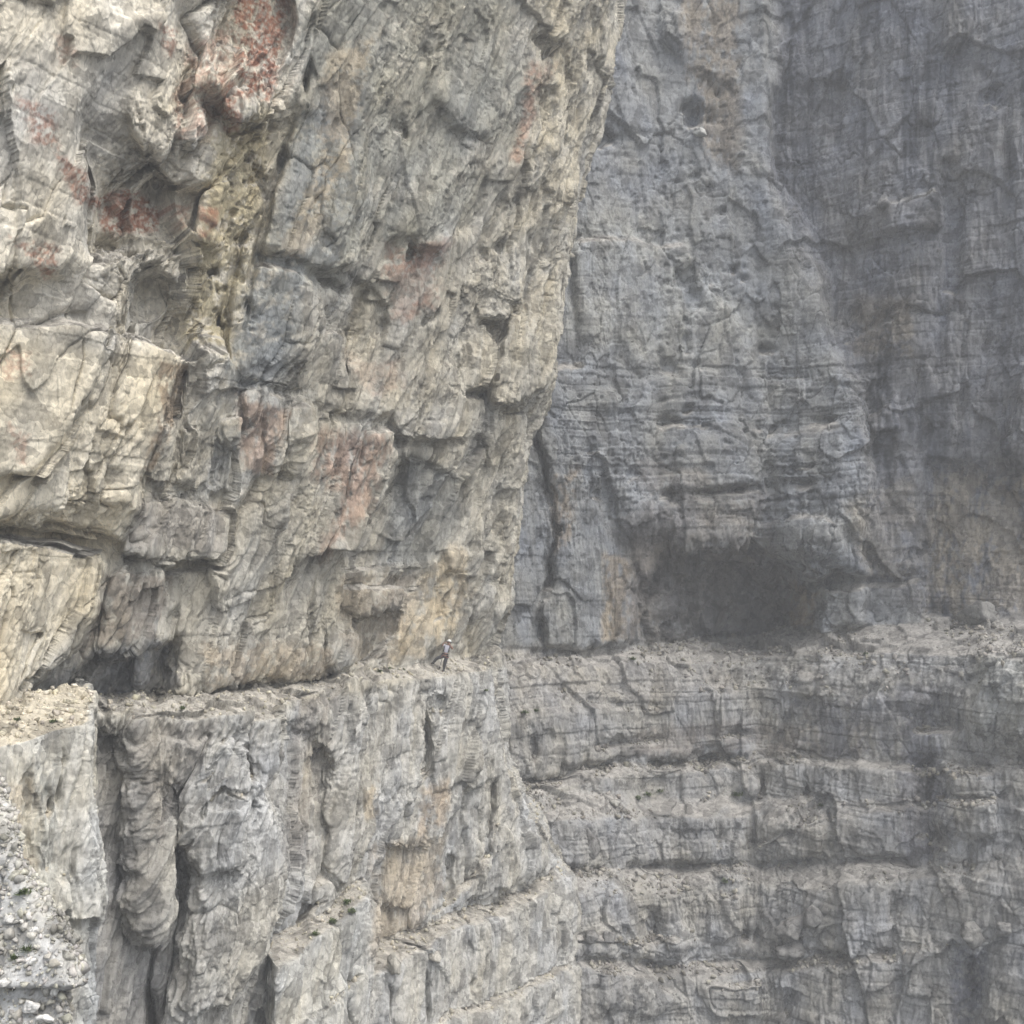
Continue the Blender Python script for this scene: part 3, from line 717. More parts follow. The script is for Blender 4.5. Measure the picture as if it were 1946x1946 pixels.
stain_or_shade(CA, [(370, 390), (420, 400), (410, 460), (380, 450)], RED, 8, .8, .7, 18, 18); stain_or_shade(CA, [(320, 380), (360, 390), (350, 460), (320, 440)], RED, 8, .6, .7, 18, 19)
stain_or_shade(CA, [(740, 470), (850, 460), (830, 590), (740, 620), (720, 540)], (.33, .18, .12), 22, .75, .9, 30, 20)
stain_or_shade(CA, [(600, 820), (745, 815), (735, 880), (700, 980), (640, 1050), (600, 1080), (650, 940), (590, 900)], (.40, .24, .16), 22, .6, 1.0, 13, 21, 4)
stain_or_shade(CA, [(640, 660), (760, 690), (780, 740), (700, 760)], (.40, .22, .15), 16, .5, 1.0, 26, 22)
stain_or_shade(CA, [(1005, 110), (1060, 120), (1020, 200), (990, 320), (970, 300)], (.40, .22, .15), 10, .6, 1.0, 20, 23)
stain_or_shade(CA, [(450, 750), (560, 780), (520, 900), (460, 900)], (.46, .28, .18), 16, .45, 1.0, 22, 24, 2)
stain_or_shade(CA, [(780, 860), (880, 900), (870, 1000), (820, 1070), (720, 1085), (740, 950)], (.34, .34, .315), 12, .9)
stain_or_shade(CA, [(750, 700), (868, 700), (868, 840), (745, 840)], (.37, .36, .33), 14, .7, .8, 40, 25)
stain_or_shade(CA, [(560, 560), (920, 480), (960, 760), (700, 800), (560, 760)], (.44, .41, .34), 40, .6, 1.0, 50, 26)
stain_or_shade(CA, [(1000, -240), (1200, -240), (1090, 380), (1060, 560), (980, 700), (940, 500), (1010, 250)], (.55, .50, .39), 18, .6, .9, 22, 27, 4)
stain_or_shade(CA, [(300, 690), (356, 690), (340, 800), (270, 930), (260, 900), (300, 790)], (.34, .26, .18), 7, .8, .8, 20, 28, 3)
stain_or_shade(CA, [(260, 950), (430, 960), (425, 1050), (240, 1040)], (.40, .37, .32), 10, .8)
stain_or_shade(CA, [(200, 1085), (330, 1090), (300, 1215), (180, 1230), (140, 1260), (190, 1130)], (.30, .26, .21), 10, .8, .9, 30, 29, 3)
stain_or_shade(CA, [(60, 1320), (180, 1232), (300, 1215), (350, 1225), (340, 1300), (300, 1325), (100, 1345)], (.19, .19, .185), 9, .9, 1.2, 40, 30, 3)  # darker grey tone in the recess under the roof
stain_or_shade(CA, [(640, 1090), (790, 1090), (770, 1260), (665, 1270), (640, 1200)], (.36, .31, .24), 16, .7, .9, 40, 31)
stain_or_shade(CA, [(390, 1220), (640, 1220), (640, 1280), (370, 1320)], (.45, .37, .27), 20, .6, .9, 40, 32)
stain_or_shade(CA, [(770, 1120), (860, 1030), (900, 1050), (890, 1160), (820, 1260), (740, 1262)], (.54, .45, .31), 18, .65, .9, 30, 33, 2)
stain_or_shade(CA, LOWA, (.485, .475, .44), 12)
stain_or_shade(CA, [(160, 1390), (260, 1370), (310, 1600), (300, 2200), (160, 2200)], (.34, .33, .31), 20, .7)  # gully: the shade between the rocks painted in as darker colour
stain_or_shade(CA, [(560, 1320), (650, 1310), (620, 1420), (600, 1640), (540, 1660), (545, 1400)], (.33, .31, .285), 20, .7, .9, 50, 34, 3)  # darker brownish grey in the right gully
stain_or_shade(CA, [(245, 1365), (420, 1370), (355, 1500), (300, 1600), (260, 1440)], (.37, .35, .32), 12, .7)
stain_or_shade(CA, [(705, 1600), (850, 1580), (850, 1700), (790, 1775), (705, 1830)], (.52, .445, .345), 14, .6, 1.0, 30, 35, 4)
stain_or_shade(CA, [(800, 1500), (860, 1480), (840, 1570), (790, 1600)], (.50, .38, .25), 14, .6, .9, 20, 36, 3)
stain_or_shade(CA, [(690, 1500), (720, 1480), (720, 1560), (690, 1560)], (.52, .42, .28), 9, .5, .9, 20, 37, 3)
stain_or_shade(CA, [(510, 1800), (700, 1700), (690, 1900), (640, 2200), (500, 2200)], (.52, .52, .49), 20, .6)

def mineral(w, C, ledge_col, seed, streak=0.0, var=.16):
    lean = w.lean
    col = sample_col(C, w.px, w.py)
    P = w.P; u = (P @ w.rt - lean * P[..., 2]); v = P[..., 2]; gg = P @ w.rn
    nz = fbm(u / 1.6, v / 2.6, gg / 1.6, 5, seed, .6)
    col = col * (1 + var * nz)[..., None]
    warm = fbm(u / 2.5, v / 4, gg / 2.5, 4, seed + 3)
    col = col * np.stack([1 + .05 * warm, 1 + .01 * warm, 1 - .08 * warm], -1)
    # dark water streaks
    st = sstep(.15, .7, perlin(u / .55, v / 9, gg / 3, seed + 5) + .6 * perlin(u / 1.9, v / 14, gg / 3, seed + 6) + .3 * perlin(u / .18, v / 3, gg / 3, seed + 7))
    sm = streak if np.isscalar(streak) else sample(streak, w.px, w.py)
    col = col * (1 - (sm * st)[..., None] * np.array((.52, .50, .47)))
    # weathered flecks
    fk = sstep(.3, .75, fbm(u / .35, v / .5, gg / .35, 3, seed + 9, .7))
    col = col * (1 - .15 * fk[..., None])
    # rubble lies on the ledges
    lm = sstep(.55, .85, w.up)[..., None]
    lc = np.array(ledge_col) * (1 + .25 * fbm(P[..., 0] / .5, P[..., 1] / .5, P[..., 2] / .5, 3, seed + 12, .7))[..., None]
    col = col * (1 - lm) + lc * lm
    return np.clip(col, .02, .8)

stA = weight([(MIDG, .5, 40), ([(180, 1200), (360, 1200), (340, 1330), (100, 1330)], .9, 10), (LOWA, .3, 20)], .2)
cliffA = obj_from_wall('overhanging_cliff', wA, MAT_A, mineral(wA, CA, SCREE, 200, stA))
tag(cliffA, 'cream and grey overhanging rock wall with red stains above the ledge the climber stands on', 'cliff', None, 'structure')

# ------------------------------------------------------------------ back wall with the cave and the stepped terraces
nB = np.array((0.0, -1.0, 0.0)); tB = np.array((1.0, 0, 0)); PB = np.array((0.0, 82.0, 0.0))
def yB(px):
    return np.interp(px, [-240, 900, 980, 1060, 1250, 1440, 1640, 1946, 2200], [78, 75, 77, 80, 84, 84, 80, 74, 70])
JB = [(-240, 1240), (900, 1235), (1040, 1232), (1200, 1222), (1280, 1218), (1440, 1215), (1540, 1205), (1640, 1192), (1800, 1183), (1946, 1180), (2200, 1180)]
RB0 = [(-240, 1262), (900, 1262), (1100, 1268), (1250, 1258), (1400, 1250), (1550, 1243), (1700, 1236), (1850, 1246), (1946, 1256), (2200, 1260)]
M1 = [(-240, 1360), (900, 1360), (1150, 1355), (1250, 1330), (1450, 1310), (1600, 1330), (1946, 1340), (2200, 1340)]
J1 = [(-240, 1490), (900, 1490), (955, 1485), (1035, 1480), (1107, 1462), (1180, 1449), (1318, 1449), (1376, 1441), (1500, 1443), (1650, 1450), (1946, 1460), (2200, 1460)]
K1 = [(p[0], p[1] + 16) for p in J1]
L1 = [(-240, 1507), (900, 1507), (1100, 1490), (1220, 1503), (1300, 1506), (1400, 1508), (1600, 1525), (1700, 1535), (1946, 1500), (2200, 1500)]
R1 = [(-240, 1540), (900, 1540), (1100, 1560), (1250, 1548), (1400, 1538), (1550, 1565), (1700, 1555), (1946, 1510), (2200, 1510)]
J2 = [(-240, 1690), (900, 1690), (1030, 1655), (1150, 1650), (1246, 1648), (1400, 1641), (1550, 1641), (1717, 1637), (1946, 1640), (2200, 1640)]
R2 = [(-240, 1710), (900, 1705), (1050, 1695), (1150, 1702), (1250, 1692), (1450, 1682), (1600, 1690), (1717, 1668), (1946, 1648), (2200, 1648)]
J3 = [(-240, 1880), (900, 1880), (1000, 1850), (1080, 1812), (1246, 1829), (1355, 1822), (1500, 1818), (1695, 1811), (1800, 1800), (1946, 1790), (2200, 1790)]
R3 = [(-240, 1890), (900, 1890), (1000, 1865), (1080, 1840), (1246, 1856), (1355, 1862), (1500, 1848), (1695, 1826), (1800, 1808), (1946, 1798), (2200, 1798)]
DB, _ = bands(nB, yB, JB, 3, [(RB0, 66), (M1, 32), (J1, 4), (K1, 68), (L1, 12), (R1, 56), (J2, 12), (R2, 58), (J3, 9), (R3, 58), ([(-240, 3000), (2200, 3000)], 9)])
_below = sstep(1230, 1300, GY)
DB = sample(DB, GX, GY + _below * (14 * perlin(GX / 210, GY / 160, 0 * GX, 160) + 8 * perlin(GX / 75, GY / 60, 0 * GX, 161) + 4 * perlin(GX / 26, GY / 26, 0 * GX, 162)))
f = lambda *a, **k: facet(DB, *a, **k)
g = lambda *a, **k: groove(DB, *a, **k)
# pale buttress in front of the dark right-hand wall
butt = [(1518, -240), (1518, 0), (1492, 90), (1471, 181), (1467, 272), (1471, 344), (1518, 398), (1532, 471), (1557, 507), (1561, 572), (1568, 616), (1590, 674), (1626, 719), (1637, 759), (1644, 813), (1660, 900), (1640, 1020), (1650, 1100), (1640, 1192), (1000, 1236), (700, 1236), (700, -240)]
f(butt, 1.1, soft=11)
f([(1460, -240), (1530, -240), (1500, 90), (1480, 270), (1480, 344), (1520, 395), (1500, 400), (1470, 340)], -1.0, soft=18)
f([(1471, 344), (1490, 372), (1520, 440), (1535, 520), (1515, 500), (1490, 420)], -.5, soft=6)
# fissure and the bulge right of it
bul = [(1110, 455), (1180, 457), (1300, 470), (1400, 600), (1460, 800), (1460, 1060), (1300, 1040), (1240, 1080), (1190, 1230), (1042, 1230), (1027, 1164), (1035, 1117), (1042, 1077), (1053, 1030), (1049, 976), (1035, 904), (1020, 831), (1024, 748), (1060, 700), (1110, 690), (1100, 640), (1092, 570), (1089, 480)]
f(bul, 1.0, gx=-.12, soft=8)
g([(1024, 740), (1020, 831), (1035, 904), (1049, 976), (1053, 1030), (1042, 1077), (1035, 1117), (1027, 1164), (1040, 1228)], 9, 1.8)
g([(1060, 460), (1110, 454), (1185, 457)], 3, .5); g([(1090, 465), (1092, 570), (1102, 640), (1135, 700)], 9, .5)
f([(1130, 690), (1180, 660), (1230, 720), (1200, 760), (1140, 740)], -.6, soft=14)
hole(DB, 1143, 260, 32, 17, 1.6); g([(1160, 258), (1240, 262), (1320, 258)], 3, .5); g([(1060, 160), (1180, 158), (1230, 200)], 3, .3)
# big rounded blocks up high
f([(1257, 20), (1300, 10), (1302, 110), (1290, 110), (1257, 80)], .9, soft=9); g([(1300, 0), (1254, 40), (1250, 90), (1290, 118)], 6, .6)
hole(DB, 1318, 222, 26, 20, 1.6); f([(1340, 150), (1400, 160), (1390, 330), (1350, 320)], -.5, soft=16)
for cx, cy, rx, ry, dp in ((1394, 514, 11, 13, 1.0), (1412, 532, 9, 6, .7), (1303, 528, 16, 24, .8), (1318, 565, 26, 26, .6), (1449, 667, 12, 8, 1.0), (1470, 672, 8, 4, .7), (1300, 640, 10, 20, .6), (1480, 590, 14, 6, .5), (1258, 372, 8, 5, .6), (1372, 402, 8, 5, .6), (1322, 335, 8, 8, .6), (1340, 362, 16, 10, .5), (1310, 778, 16, 10, 1.1), (1275, 695, 22, 16, .7), (1330, 690, 10, 7, .6), (1270, 800, 14, 10, .8), (1280, 950, 12, 8, .6), (1200, 900, 16, 24, .6), (1135, 940, 14, 12, .8)):
    hole(DB, cx, cy, rx, ry, dp)
# bulging belly above the cave, recessed corner right of the buttress
f([(1180, 700), (1420, 680), (1640, 690), (1655, 1000), (1600, 1062), (1450, 1050), (1300, 1036), (1200, 1000)], 1.3, gy=.6, soft=42)
f([(1490, -240), (1640, -240), (1650, 300), (1680, 640), (1640, 760), (1570, 560), (1480, 340)], -1.1, gx=.5, soft=40)
# bedding cracks
for pts, wd, dp in (([(1246, 942), (1318, 937), (1380, 933), (1449, 926)], 5, 1.2), ([(1460, 922), (1530, 918), (1590, 912)], 4, .7), ([(1456, 838), (1458, 930), (1450, 1000), (1456, 1068)], 5, .8), ([(1300, 812), (1380, 806), (1460, 812), (1560, 795), (1640, 800)], 4, .7), ([(1240, 816), (1300, 806)], 5, .8), ([(1250, 765), (1330, 755), (1400, 770)], 3, .6), ([(1480, 820), (1550, 802), (1620, 805)], 3, .5), ([(1400, 720), (1520, 716), (1600, 742)], 3, .4), ([(1480, 888), (1580, 886)], 3, .5), ([(1080, 850), (1115, 852), (1150, 850)], 3, .5), ([(1450, 830), (1470, 812), (1560, 790)], 3, .6)):
    g(pts, wd, dp)
f([(1330, 825), (1450, 820), (1455, 925), (1280, 938), (1290, 860)], .5, gy=.35, soft=9); f([(1465, 830), (1600, 815), (1600, 900), (1470, 915)], .55, gy=.3, soft=9)
f([(1490, 935), (1600, 920), (1610, 1000), (1560, 1040), (1480, 1000)], .4, soft=12)
# cave
f([(1225, 1228), (1235, 1120), (1262, 1060), (1310, 1040), (1384, 1030), (1420, 1050), (1450, 1078), (1535, 1110), (1560, 1155), (1548, 1195), (1500, 1216), (1400, 1226)], -1.7, gx=-.6, soft=28)
f([(1290, 1222), (1300, 1120), (1380, 1060), (1440, 1090), (1520, 1130), (1520, 1205), (1440, 1220)], -2.2, gx=-.4, gy=-.9, soft=16)
f([(1330, 1215), (1420, 1090), (1470, 1100), (1500, 1215)], -.8, gy=-.5, soft=10)
f([(1480, 1150), (1540, 1160), (1530, 1212), (1470, 1214)], -.9, soft=8)
f([(1235, 1130), (1330, 1120), (1330, 1160), (1240, 1170)], .8, gy=.5, soft=14); f([(1340, 1140), (1420, 1130), (1410, 1170)], .7, soft=10)
g([(1370, 1034), (1390, 1030), (1425, 1052), (1450, 1076), (1480, 1086)], 5, .7)
f([(1480, 985), (1560, 975), (1640, 1060), (1655, 1095), (1540, 1090), (1455, 1060)], .9, gy=.7, soft=8)
f([(1535, 1092), (1660, 1096), (1740, 1085), (1760, 1100), (1560, 1125)], -.9, soft=6)
f([(1560, 1115), (1640, 1105), (1660, 1190), (1560, 1200)], .4, soft=9)
# dark right wall
f([(1673, 385), (1790, 362), (1792, 430), (1676, 440)], .7, gy=.3, soft=5); f([(1640, 395), (1670, 390), (1665, 452), (1640, 455)], .4, soft=5)
f([(1788, 300), (1830, 300), (1830, 555), (1786, 555)], -.8, soft=5); hole(DB, 1893, 185, 20, 28, 1.2, .4)
hole(DB, 1676, 612, 40, 12, .8, -.45); g([(1630, 640), (1690, 590), (1720, 570)], 8, .4)
f([(1800, -60), (1850, -60), (1848, 60), (1830, 88), (1788, 90)], .7, soft=5)
f([(1900, 870), (1925, 760), (1946, 700), (2000, 640), (2000, 900), (1930, 900)], 1.6, soft=6)
f([(1760, 885), (1840, 880), (1930, 940), (2000, 960), (2000, 1180), (1760, 1180), (1740, 1000)], -.7, gx=.3, soft=14)
f([(1655, 790), (1700, 765), (1710, 810), (1665, 830)], .6, soft=7); g([(1826, 700), (1824, 800), (1818, 880)], 6, .6); g([(1700, 660), (1650, 760), (1640, 820)], 6, .4)
for x0, y0, x1, y1 in ((1540, 20, 1525, 330), (1600, 60, 1590, 300), (1660, 30, 1668, 260), (1730, 120, 1735, 330), (1870, 60, 1850, 330), (1910, 220, 1900, 520), (1620, 470, 1610, 640), (1570, 480, 1590, 660), (1790, 560, 1780, 760), (1880, 540, 1860, 740), (1740, 700, 1735, 900)):
    g([(x0, y0), ((x0 + x1) / 2 + 5, (y0 + y1) / 2), (x1, y1)], 7, .5)
# terraces
J1u = [(955, 1484), (1035, 1479), (1107, 1461), (1180, 1448), (1318, 1448), (1376, 1440), (1500, 1442)]
g(J1u, 8, 1.6); g([(1107, 1425), (1200, 1408), (1320, 1402), (1450, 1392)], 4, .9); g([(1100, 1330), (1200, 1345), (1300, 1342)], 3, .4)
g([(1060, 1656), (1150, 1651), (1246, 1649), (1400, 1642), (1550, 1642), (1717, 1638)], 6, 1.3, False); g([(1080, 1690), (1090, 1745), (1075, 1790)], 6, .7); g([(1100, 1818), (1246, 1830), (1355, 1823), (1500, 1819), (1695, 1812)], 6, 1.3, False)
g([(1180, 1450), (1190, 1455), (1300, 1455)], 6, .8); g([(1420, 1620), (1460, 1600), (1510, 1580)], 4, .6); g([(1420, 1620), (1450, 1560), (1460, 1535)], 4, .5)
for x0, y0, x1, y1, dp in ((1012, 1370, 1010, 1470, .9), (1040, 1380, 1045, 1475, .5), (1055, 1370, 1060, 1470, .7), (1110, 1420, 1112, 1462, .6), (1175, 1340, 1172, 1400, .5), (1395, 1270, 1400, 1310, .6), (1455, 1275, 1460, 1312, .7), (1500, 1270, 1505, 1315, .5), (1340, 1455, 1345, 1500, .5), (1390, 1455, 1388, 1505, .6), (1440, 1452, 1450, 1505, .6), (1530, 1470, 1535, 1520, .6), (1122, 1575, 1118, 1640, .6), (1365, 1550, 1358, 1610, .5), (1585, 1580, 1555, 1680, .4), (1150, 1710, 1140, 1760, .7), (1230, 1720, 1240, 1800, .6), (1300, 1710, 1310, 1790, .7), (1395, 1710, 1408, 1780, .9), (1440, 1715, 1432, 1790, .6), (1545, 1720, 1550, 1790, .5), (1690, 1700, 1690, 1800, .5), (1640, 1720, 1630, 1800, .4), (1085, 1850, 1090, 1990, 1.2), (1500, 1855, 1495, 1930, .9), (1600, 1850, 1590, 1960, .4), (1340, 1880, 1345, 1950, .5), (1700, 1830, 1702, 1960, .4), (1762, 1440, 1765, 1540, .6), (1725, 1530, 1728, 1640, .8), (1778, 1540, 1770, 1640, 1.1), (1840, 1600, 1835, 1690, .9), (1735, 1290, 1720, 1400, .7), (1845, 1820, 1840, 1990, .5)):
    g([(x0, y0), ((x0 + x1) / 2 + 3, (y0 + y1) / 2), (x1, y1)], 6, dp)
f([(1740, 1440), (1790, 1430), (1785, 1560), (1770, 1640), (1735, 1640)], -.6, soft=12); f([(1740, 1350), (1790, 1310), (1815, 1385), (1740, 1390)], -1.1, gy=-.6, soft=7); f([(1830, 1815), (1870, 1815), (1855, 2000), (1820, 2000)], -.7, soft=14)
f([(1800, 1460), (1880, 1455), (1890, 1510), (1800, 1515)], .7, soft=6); f([(1790, 1520), (1890, 1520), (1895, 1585), (1780, 1585)], .8, soft=6); f([(1735, 1590), (1790, 1590), (1790, 1640), (1720, 1640)], .6, soft=6)
f([(1780, 1170), (2000, 1170), (2000, 1420), (1850, 1400), (1800, 1300)], .9, gx=.9, soft=26)
f([(1380, 1460), (1412, 1455), (1446, 1480), (1440, 1505), (1390, 1505)], .6, soft=6); f([(1570, 1290), (1480, 1270), (1490, 1320), (1570, 1320)], .4, soft=6)
f([(1300, 1550), (1420, 1545), (1400, 1630), (1300, 1640)], .5, gx=.2, soft=8); f([(1440, 1560), (1570, 1570), (1560, 1640), (1430, 1635)], .6, soft=8)
f([(1080, 1780), (1180, 1785), (1180, 1825), (1080, 1812)], .8, soft=6); f([(1195, 1790), (1290, 1790), (1300, 1828), (1195, 1828)], .8, soft=6)
f([(1250, 1700), (1300, 1690), (1320, 1800), (1270, 1815)], .6, gx=-.3, soft=7); f([(1345, 1700), (1395, 1700), (1390, 1780), (1345, 1780)], .7, gx=-.2, soft=8)
f([(1140, 1840), (1230, 1850), (1290, 1900), (1240, 1925), (1145, 1915)], .8, soft=8); f([(1340, 1870), (1450, 1870), (1445, 1930), (1340, 1920)], .7, gx=.2, soft=7)

wB = make_wall(tB, nB, PB, np.linspace(-9, 45, int(720 * Q)), -36, 46, int(1080 * Q), DB, soften=1)
PALEB = butt
RWALL = [(1490, -240), (2200, -240), (2200, 1170), (1760, 1180), (1650, 1100), (1640, 800), (1560, 560), (1470, 340)]
TER = [(-240, 1235), (1040, 1232), (1440, 1215), (1640, 1190), (2200, 1175), (2200, 2200), (-240, 2200)]
BED = [(1060, 700), (1640, 690), (1660, 1000), (1200, 1000), (1060, 900)]
Wb = weight([(RWALL, .75, 30), (TER, .75, 10), (BED, .9, 30), ([(1230, 1010), (1560, 1010), (1580, 1215), (1220, 1220)], 2.0, 20)], .6)
Wf = weight([(RWALL, .6, 30), (TER, .5, 10), ([(1000, 760), (1280, 1000), (1220, 1230), (1000, 1230)], .6, 20)], .1)
Wbd = weight([(TER, .8, 10), (BED, 1.2, 30), (RWALL, .6, 30)], .35)
Wp = weight([([(1200, 230), (1460, 250), (1500, 700), (1300, 820), (1230, 600)], .5, 40), (BED, .5, 20)], .1)
finish(wB, .0, dict(block=sample(Wb, wB.px, wB.py), flute=sample(Wf, wB.px, wB.py) * (1 - sstep(.5, .8, wB.up)), bed=sample(Wbd, wB.px, wB.py), pit=sample(Wp, wB.px, wB.py)), 1.1)
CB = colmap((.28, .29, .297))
stain_or_shade(CB, RWALL, (.24, .245, .262), 34)
stain_or_shade(CB, [(1480, -240), (1560, -240), (1540, 200), (1560, 420), (1530, 400), (1470, 330)], (.15, .155, .17), 14, .85, .8, 30, 1, 4)
stain_or_shade(CB, [(1060, 400), (1330, 400), (1330, 480), (1500, 640), (1300, 720), (1060, 620)], (.40, .41, .40), 40, .7, 1.0, 90, 2)
stain_or_shade(CB, [(1270, -100), (1420, -100), (1410, 200), (1400, 330), (1340, 300), (1300, 120)], (.27, .235, .19), 20, .85, .9, 50, 3, 2)
stain_or_shade(CB, [(1620, 560), (1740, 560), (1740, 680), (1620, 680)], (.28, .25, .21), 18, .7, .9, 40, 4)
stain_or_shade(CB, [(1770, 890), (2000, 900), (2000, 1180), (1760, 1180)], (.40, .36, .30), 25, .85, .9, 40, 5, 2)  # lighter brownish tone low on the right wall
stain_or_shade(CB, [(1190, 1000), (1300, 1030), (1280, 1100), (1220, 1210), (1190, 1220)], (.22, .19, .16), 14, .8, .9, 30, 6, 3)
stain_or_shade(CB, [(1150, 1050), (1200, 1060), (1190, 1220), (1140, 1220)], (.38, .31, .22), 10, .7, .9, 20, 7, 4)
stain_or_shade(CB, [(1240, 1050), (1420, 1030), (1540, 1120), (1550, 1215), (1225, 1225)], (.15, .147, .145), 16, .9, 1.0, 60, 8)  # black water stain, deepened by cave shade painted into the colour
stain_or_shade(CB, [(1170, 970), (1450, 945), (1470, 1060), (1560, 1130), (1550, 1216), (1180, 1224)], (.19, .18, .17), 36, .75, 1.0, 70, 18)  # brownish alcove tone, with the shade around the cave painted in
stain_or_shade(CB, [(1500, 1100), (1560, 1120), (1550, 1190), (1500, 1200)], (.30, .24, .16), 9, .7, .9, 20, 9, 3)
stain_or_shade(CB, [(1200, 860), (1480, 930), (1480, 1060), (1250, 1060)], (.235, .225, .215), 20, .7, .9, 50, 10)
stain_or_shade(CB, [(1040, 900), (1100, 880), (1090, 1020), (1050, 1060)], (.33, .27, .205), 12, .7, .9, 20, 11, 2)
stain_or_shade(CB, [(1600, 950), (1740, 900), (1740, 1100), (1640, 1100)], (.37, .34, .29), 20, .5, .9, 40, 12)
stain_or_shade(CB, TER, (.37, .365, .35), 8)
stain_or_shade(CB, [(1200, 1380), (1650, 1370), (1640, 1440), (1200, 1445)], (.30, .275, .25), 14, .7, .9, 40, 13)
stain_or_shade(CB, [(1500, 1320), (1720, 1320), (1700, 1440), (1520, 1440)], (.23, .235, .255), 18, .7, .9, 40, 14, 2)
stain_or_shade(CB, [(1700, 1300), (1800, 1290), (1800, 1640), (1700, 1640)], (.24, .24, .26), 20, .7, .9, 50, 15, 3)
stain_or_shade(CB, [(1735, 1430), (1785, 1430), (1775, 1520), (1735, 1520)], DARK, 9, .9, .8, 26, 16)
stain_or_shade(CB, [(1815, 1800), (1880, 1800), (1850, 2000), (1800, 2000)], (.16, .165, .19), 10, .8, .9, 30, 17)
stain_or_shade(CB, [(1850, 1230), (2000, 1200), (2000, 1420), (1850, 1400)], (.44, .44, .41), 25, .8)
stain_or_shade(CB, [(900, 1230), (1400, 1230), (1400, 1320), (900, 1380)], (.39, .375, .35), 16, .8)
stB = weight([(RWALL, 1.0, 20), (TER, .15, 10), ([(1200, 900), (1560, 900), (1560, 1220), (1200, 1220)], .6, 20)], .3)
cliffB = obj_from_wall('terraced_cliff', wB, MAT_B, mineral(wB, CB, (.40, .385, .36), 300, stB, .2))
tag(cliffB, 'grey stepped rock amphitheatre with a dark cave above rubble terraces', 'cliff', None, 'structure')
# ------------------------------------------------------------------ damp mountain air
def haze_box():
    bm = bmesh.new()
    bmesh.ops.create_cube(bm, size=1.0)
    me = bpy.data.meshes.new('haze'); 
    for v in bm.verts:
        v.co = Vector((v.co.x * 260, v.co.y * 260 + 60, v.co.z * 250 + 20))
    bm.to_mesh(me); bm.free()
    m = bpy.data.materials.new('mountain_haze'); m.use_nodes = True
    nt = m.node_tree; nt.nodes.clear()
    out = nt.nodes.new('ShaderNodeOutputMaterial'); pv = nt.nodes.new('ShaderNodeVolumePrincipled')
    pv.inputs['Color'].default_value = (.93, .95, .97, 1); pv.inputs['Density'].default_value = HAZE
    pv.inputs['Anisotropy'].default_value = 0.0
    nt.links.new(pv.outputs[0], out.inputs['Volume'])
    me.materials.append(m)
    o = bpy.data.objects.new('haze', me); COL.objects.link(o); o['kind'] = 'stuff'
HAZE = 0.0022
haze_box()
# ------------------------------------------------------------------ near buttress at lower left, with its flat top joining the ledge
nC = np.array((.55, -.835, 0.0)); n3 = np.array((.6, -.8, 0.0)); t3 = np.array((.8, .6, 0.0))
JC = [(-240, 1337), (0, 1339), (60, 1346), (150, 1362), (170, 1366), (400, 1366)]
RC = [(-240, 1430), (0, 1420), (60, 1405), (100, 1388), (150, 1379), (170, 1379), (400, 1380)]
_, yDC = bands(nC, lambda px: np.interp(px, [-240, 0, 170, 400], [31.5, 32.5, 33.0, 33.5]), JC, 80, [(RC, 72), ([(-240, 3000), (400, 3000)], 4)])
yDC = np.clip(np.where(yDC < 8, 60, yDC), 10, np.minimum(yDA + 5, 50))
DC = (n3[0] * RX + n3[1]) * yDC
for pts, wd, dp in (([(78, 1450), (84, 1520), (80, 1600), (88, 1680)], 7, .5), ([(110, 1420), (105, 1560), (112, 1700)], 6, .3), ([(40, 1440), (52, 1560), (60, 1700)], 8, .25), ([(130, 1600), (128, 1760), (140, 1900)], 6, .35)):
    groove(DC, pts, wd, dp)
facet(DC, [(60, 1640), (120, 1690), (150, 1850), (150, 2200), (60, 2200)], .4, soft=16)
EC = [(168, -300), (168, 1366), (163, 1449), (163, 1536), (178, 1645), (192, 1717), (176, 1811), (168, 1946), (166, 2200)]
wC = make_wall(t3, n3, np.array((-15.0, 32.0, 0.0)), np.linspace(-5, 7.5, int(420 * Q)), -17, -4.35, int(520 * Q), DC, edge=EC, edge_slope=6.0)
oneC = np.ones(len(wC.P), np.float32)
finish(wC, .1, dict(block=oneC * .5, flute=oneC * .8 * (1 - sstep(.5, .8, wC.up)), bed=oneC * .2, pit=oneC * .1), .9, (np.array((.835, .55, 0)), nC))
CC = colmap((.57, .555, .50))
stain_or_shade(CC, [(60, 1450), (110, 1450), (110, 1700), (70, 1700)], (.47, .48, .46), 14, .7, .9, 30, 1, 4)
stain_or_shade(CC, [(-60, 1500), (60, 1480), (40, 1700), (-60, 1700)], (.64, .57, .46), 20, .6, .9, 30, 2, 3)
stain_or_shade(CC, [(120, 1650), (200, 1650), (200, 2100), (120, 2100)], (.50, .50, .47), 20, .6)
stain_or_shade(CC, [(0, 1720), (10, 1600), (60, 1640), (50, 1700)], (.55, .42, .33), 10, .4, .9, 20, 3)
buttress = obj_from_wall('rock_buttress', wC, MAT_A, mineral(wC, CC, (.56, .51, .41), 400, .25, .14))
tag(buttress, 'pale near buttress with a flat gravelly top at the lower left', 'cliff', None, 'structure')

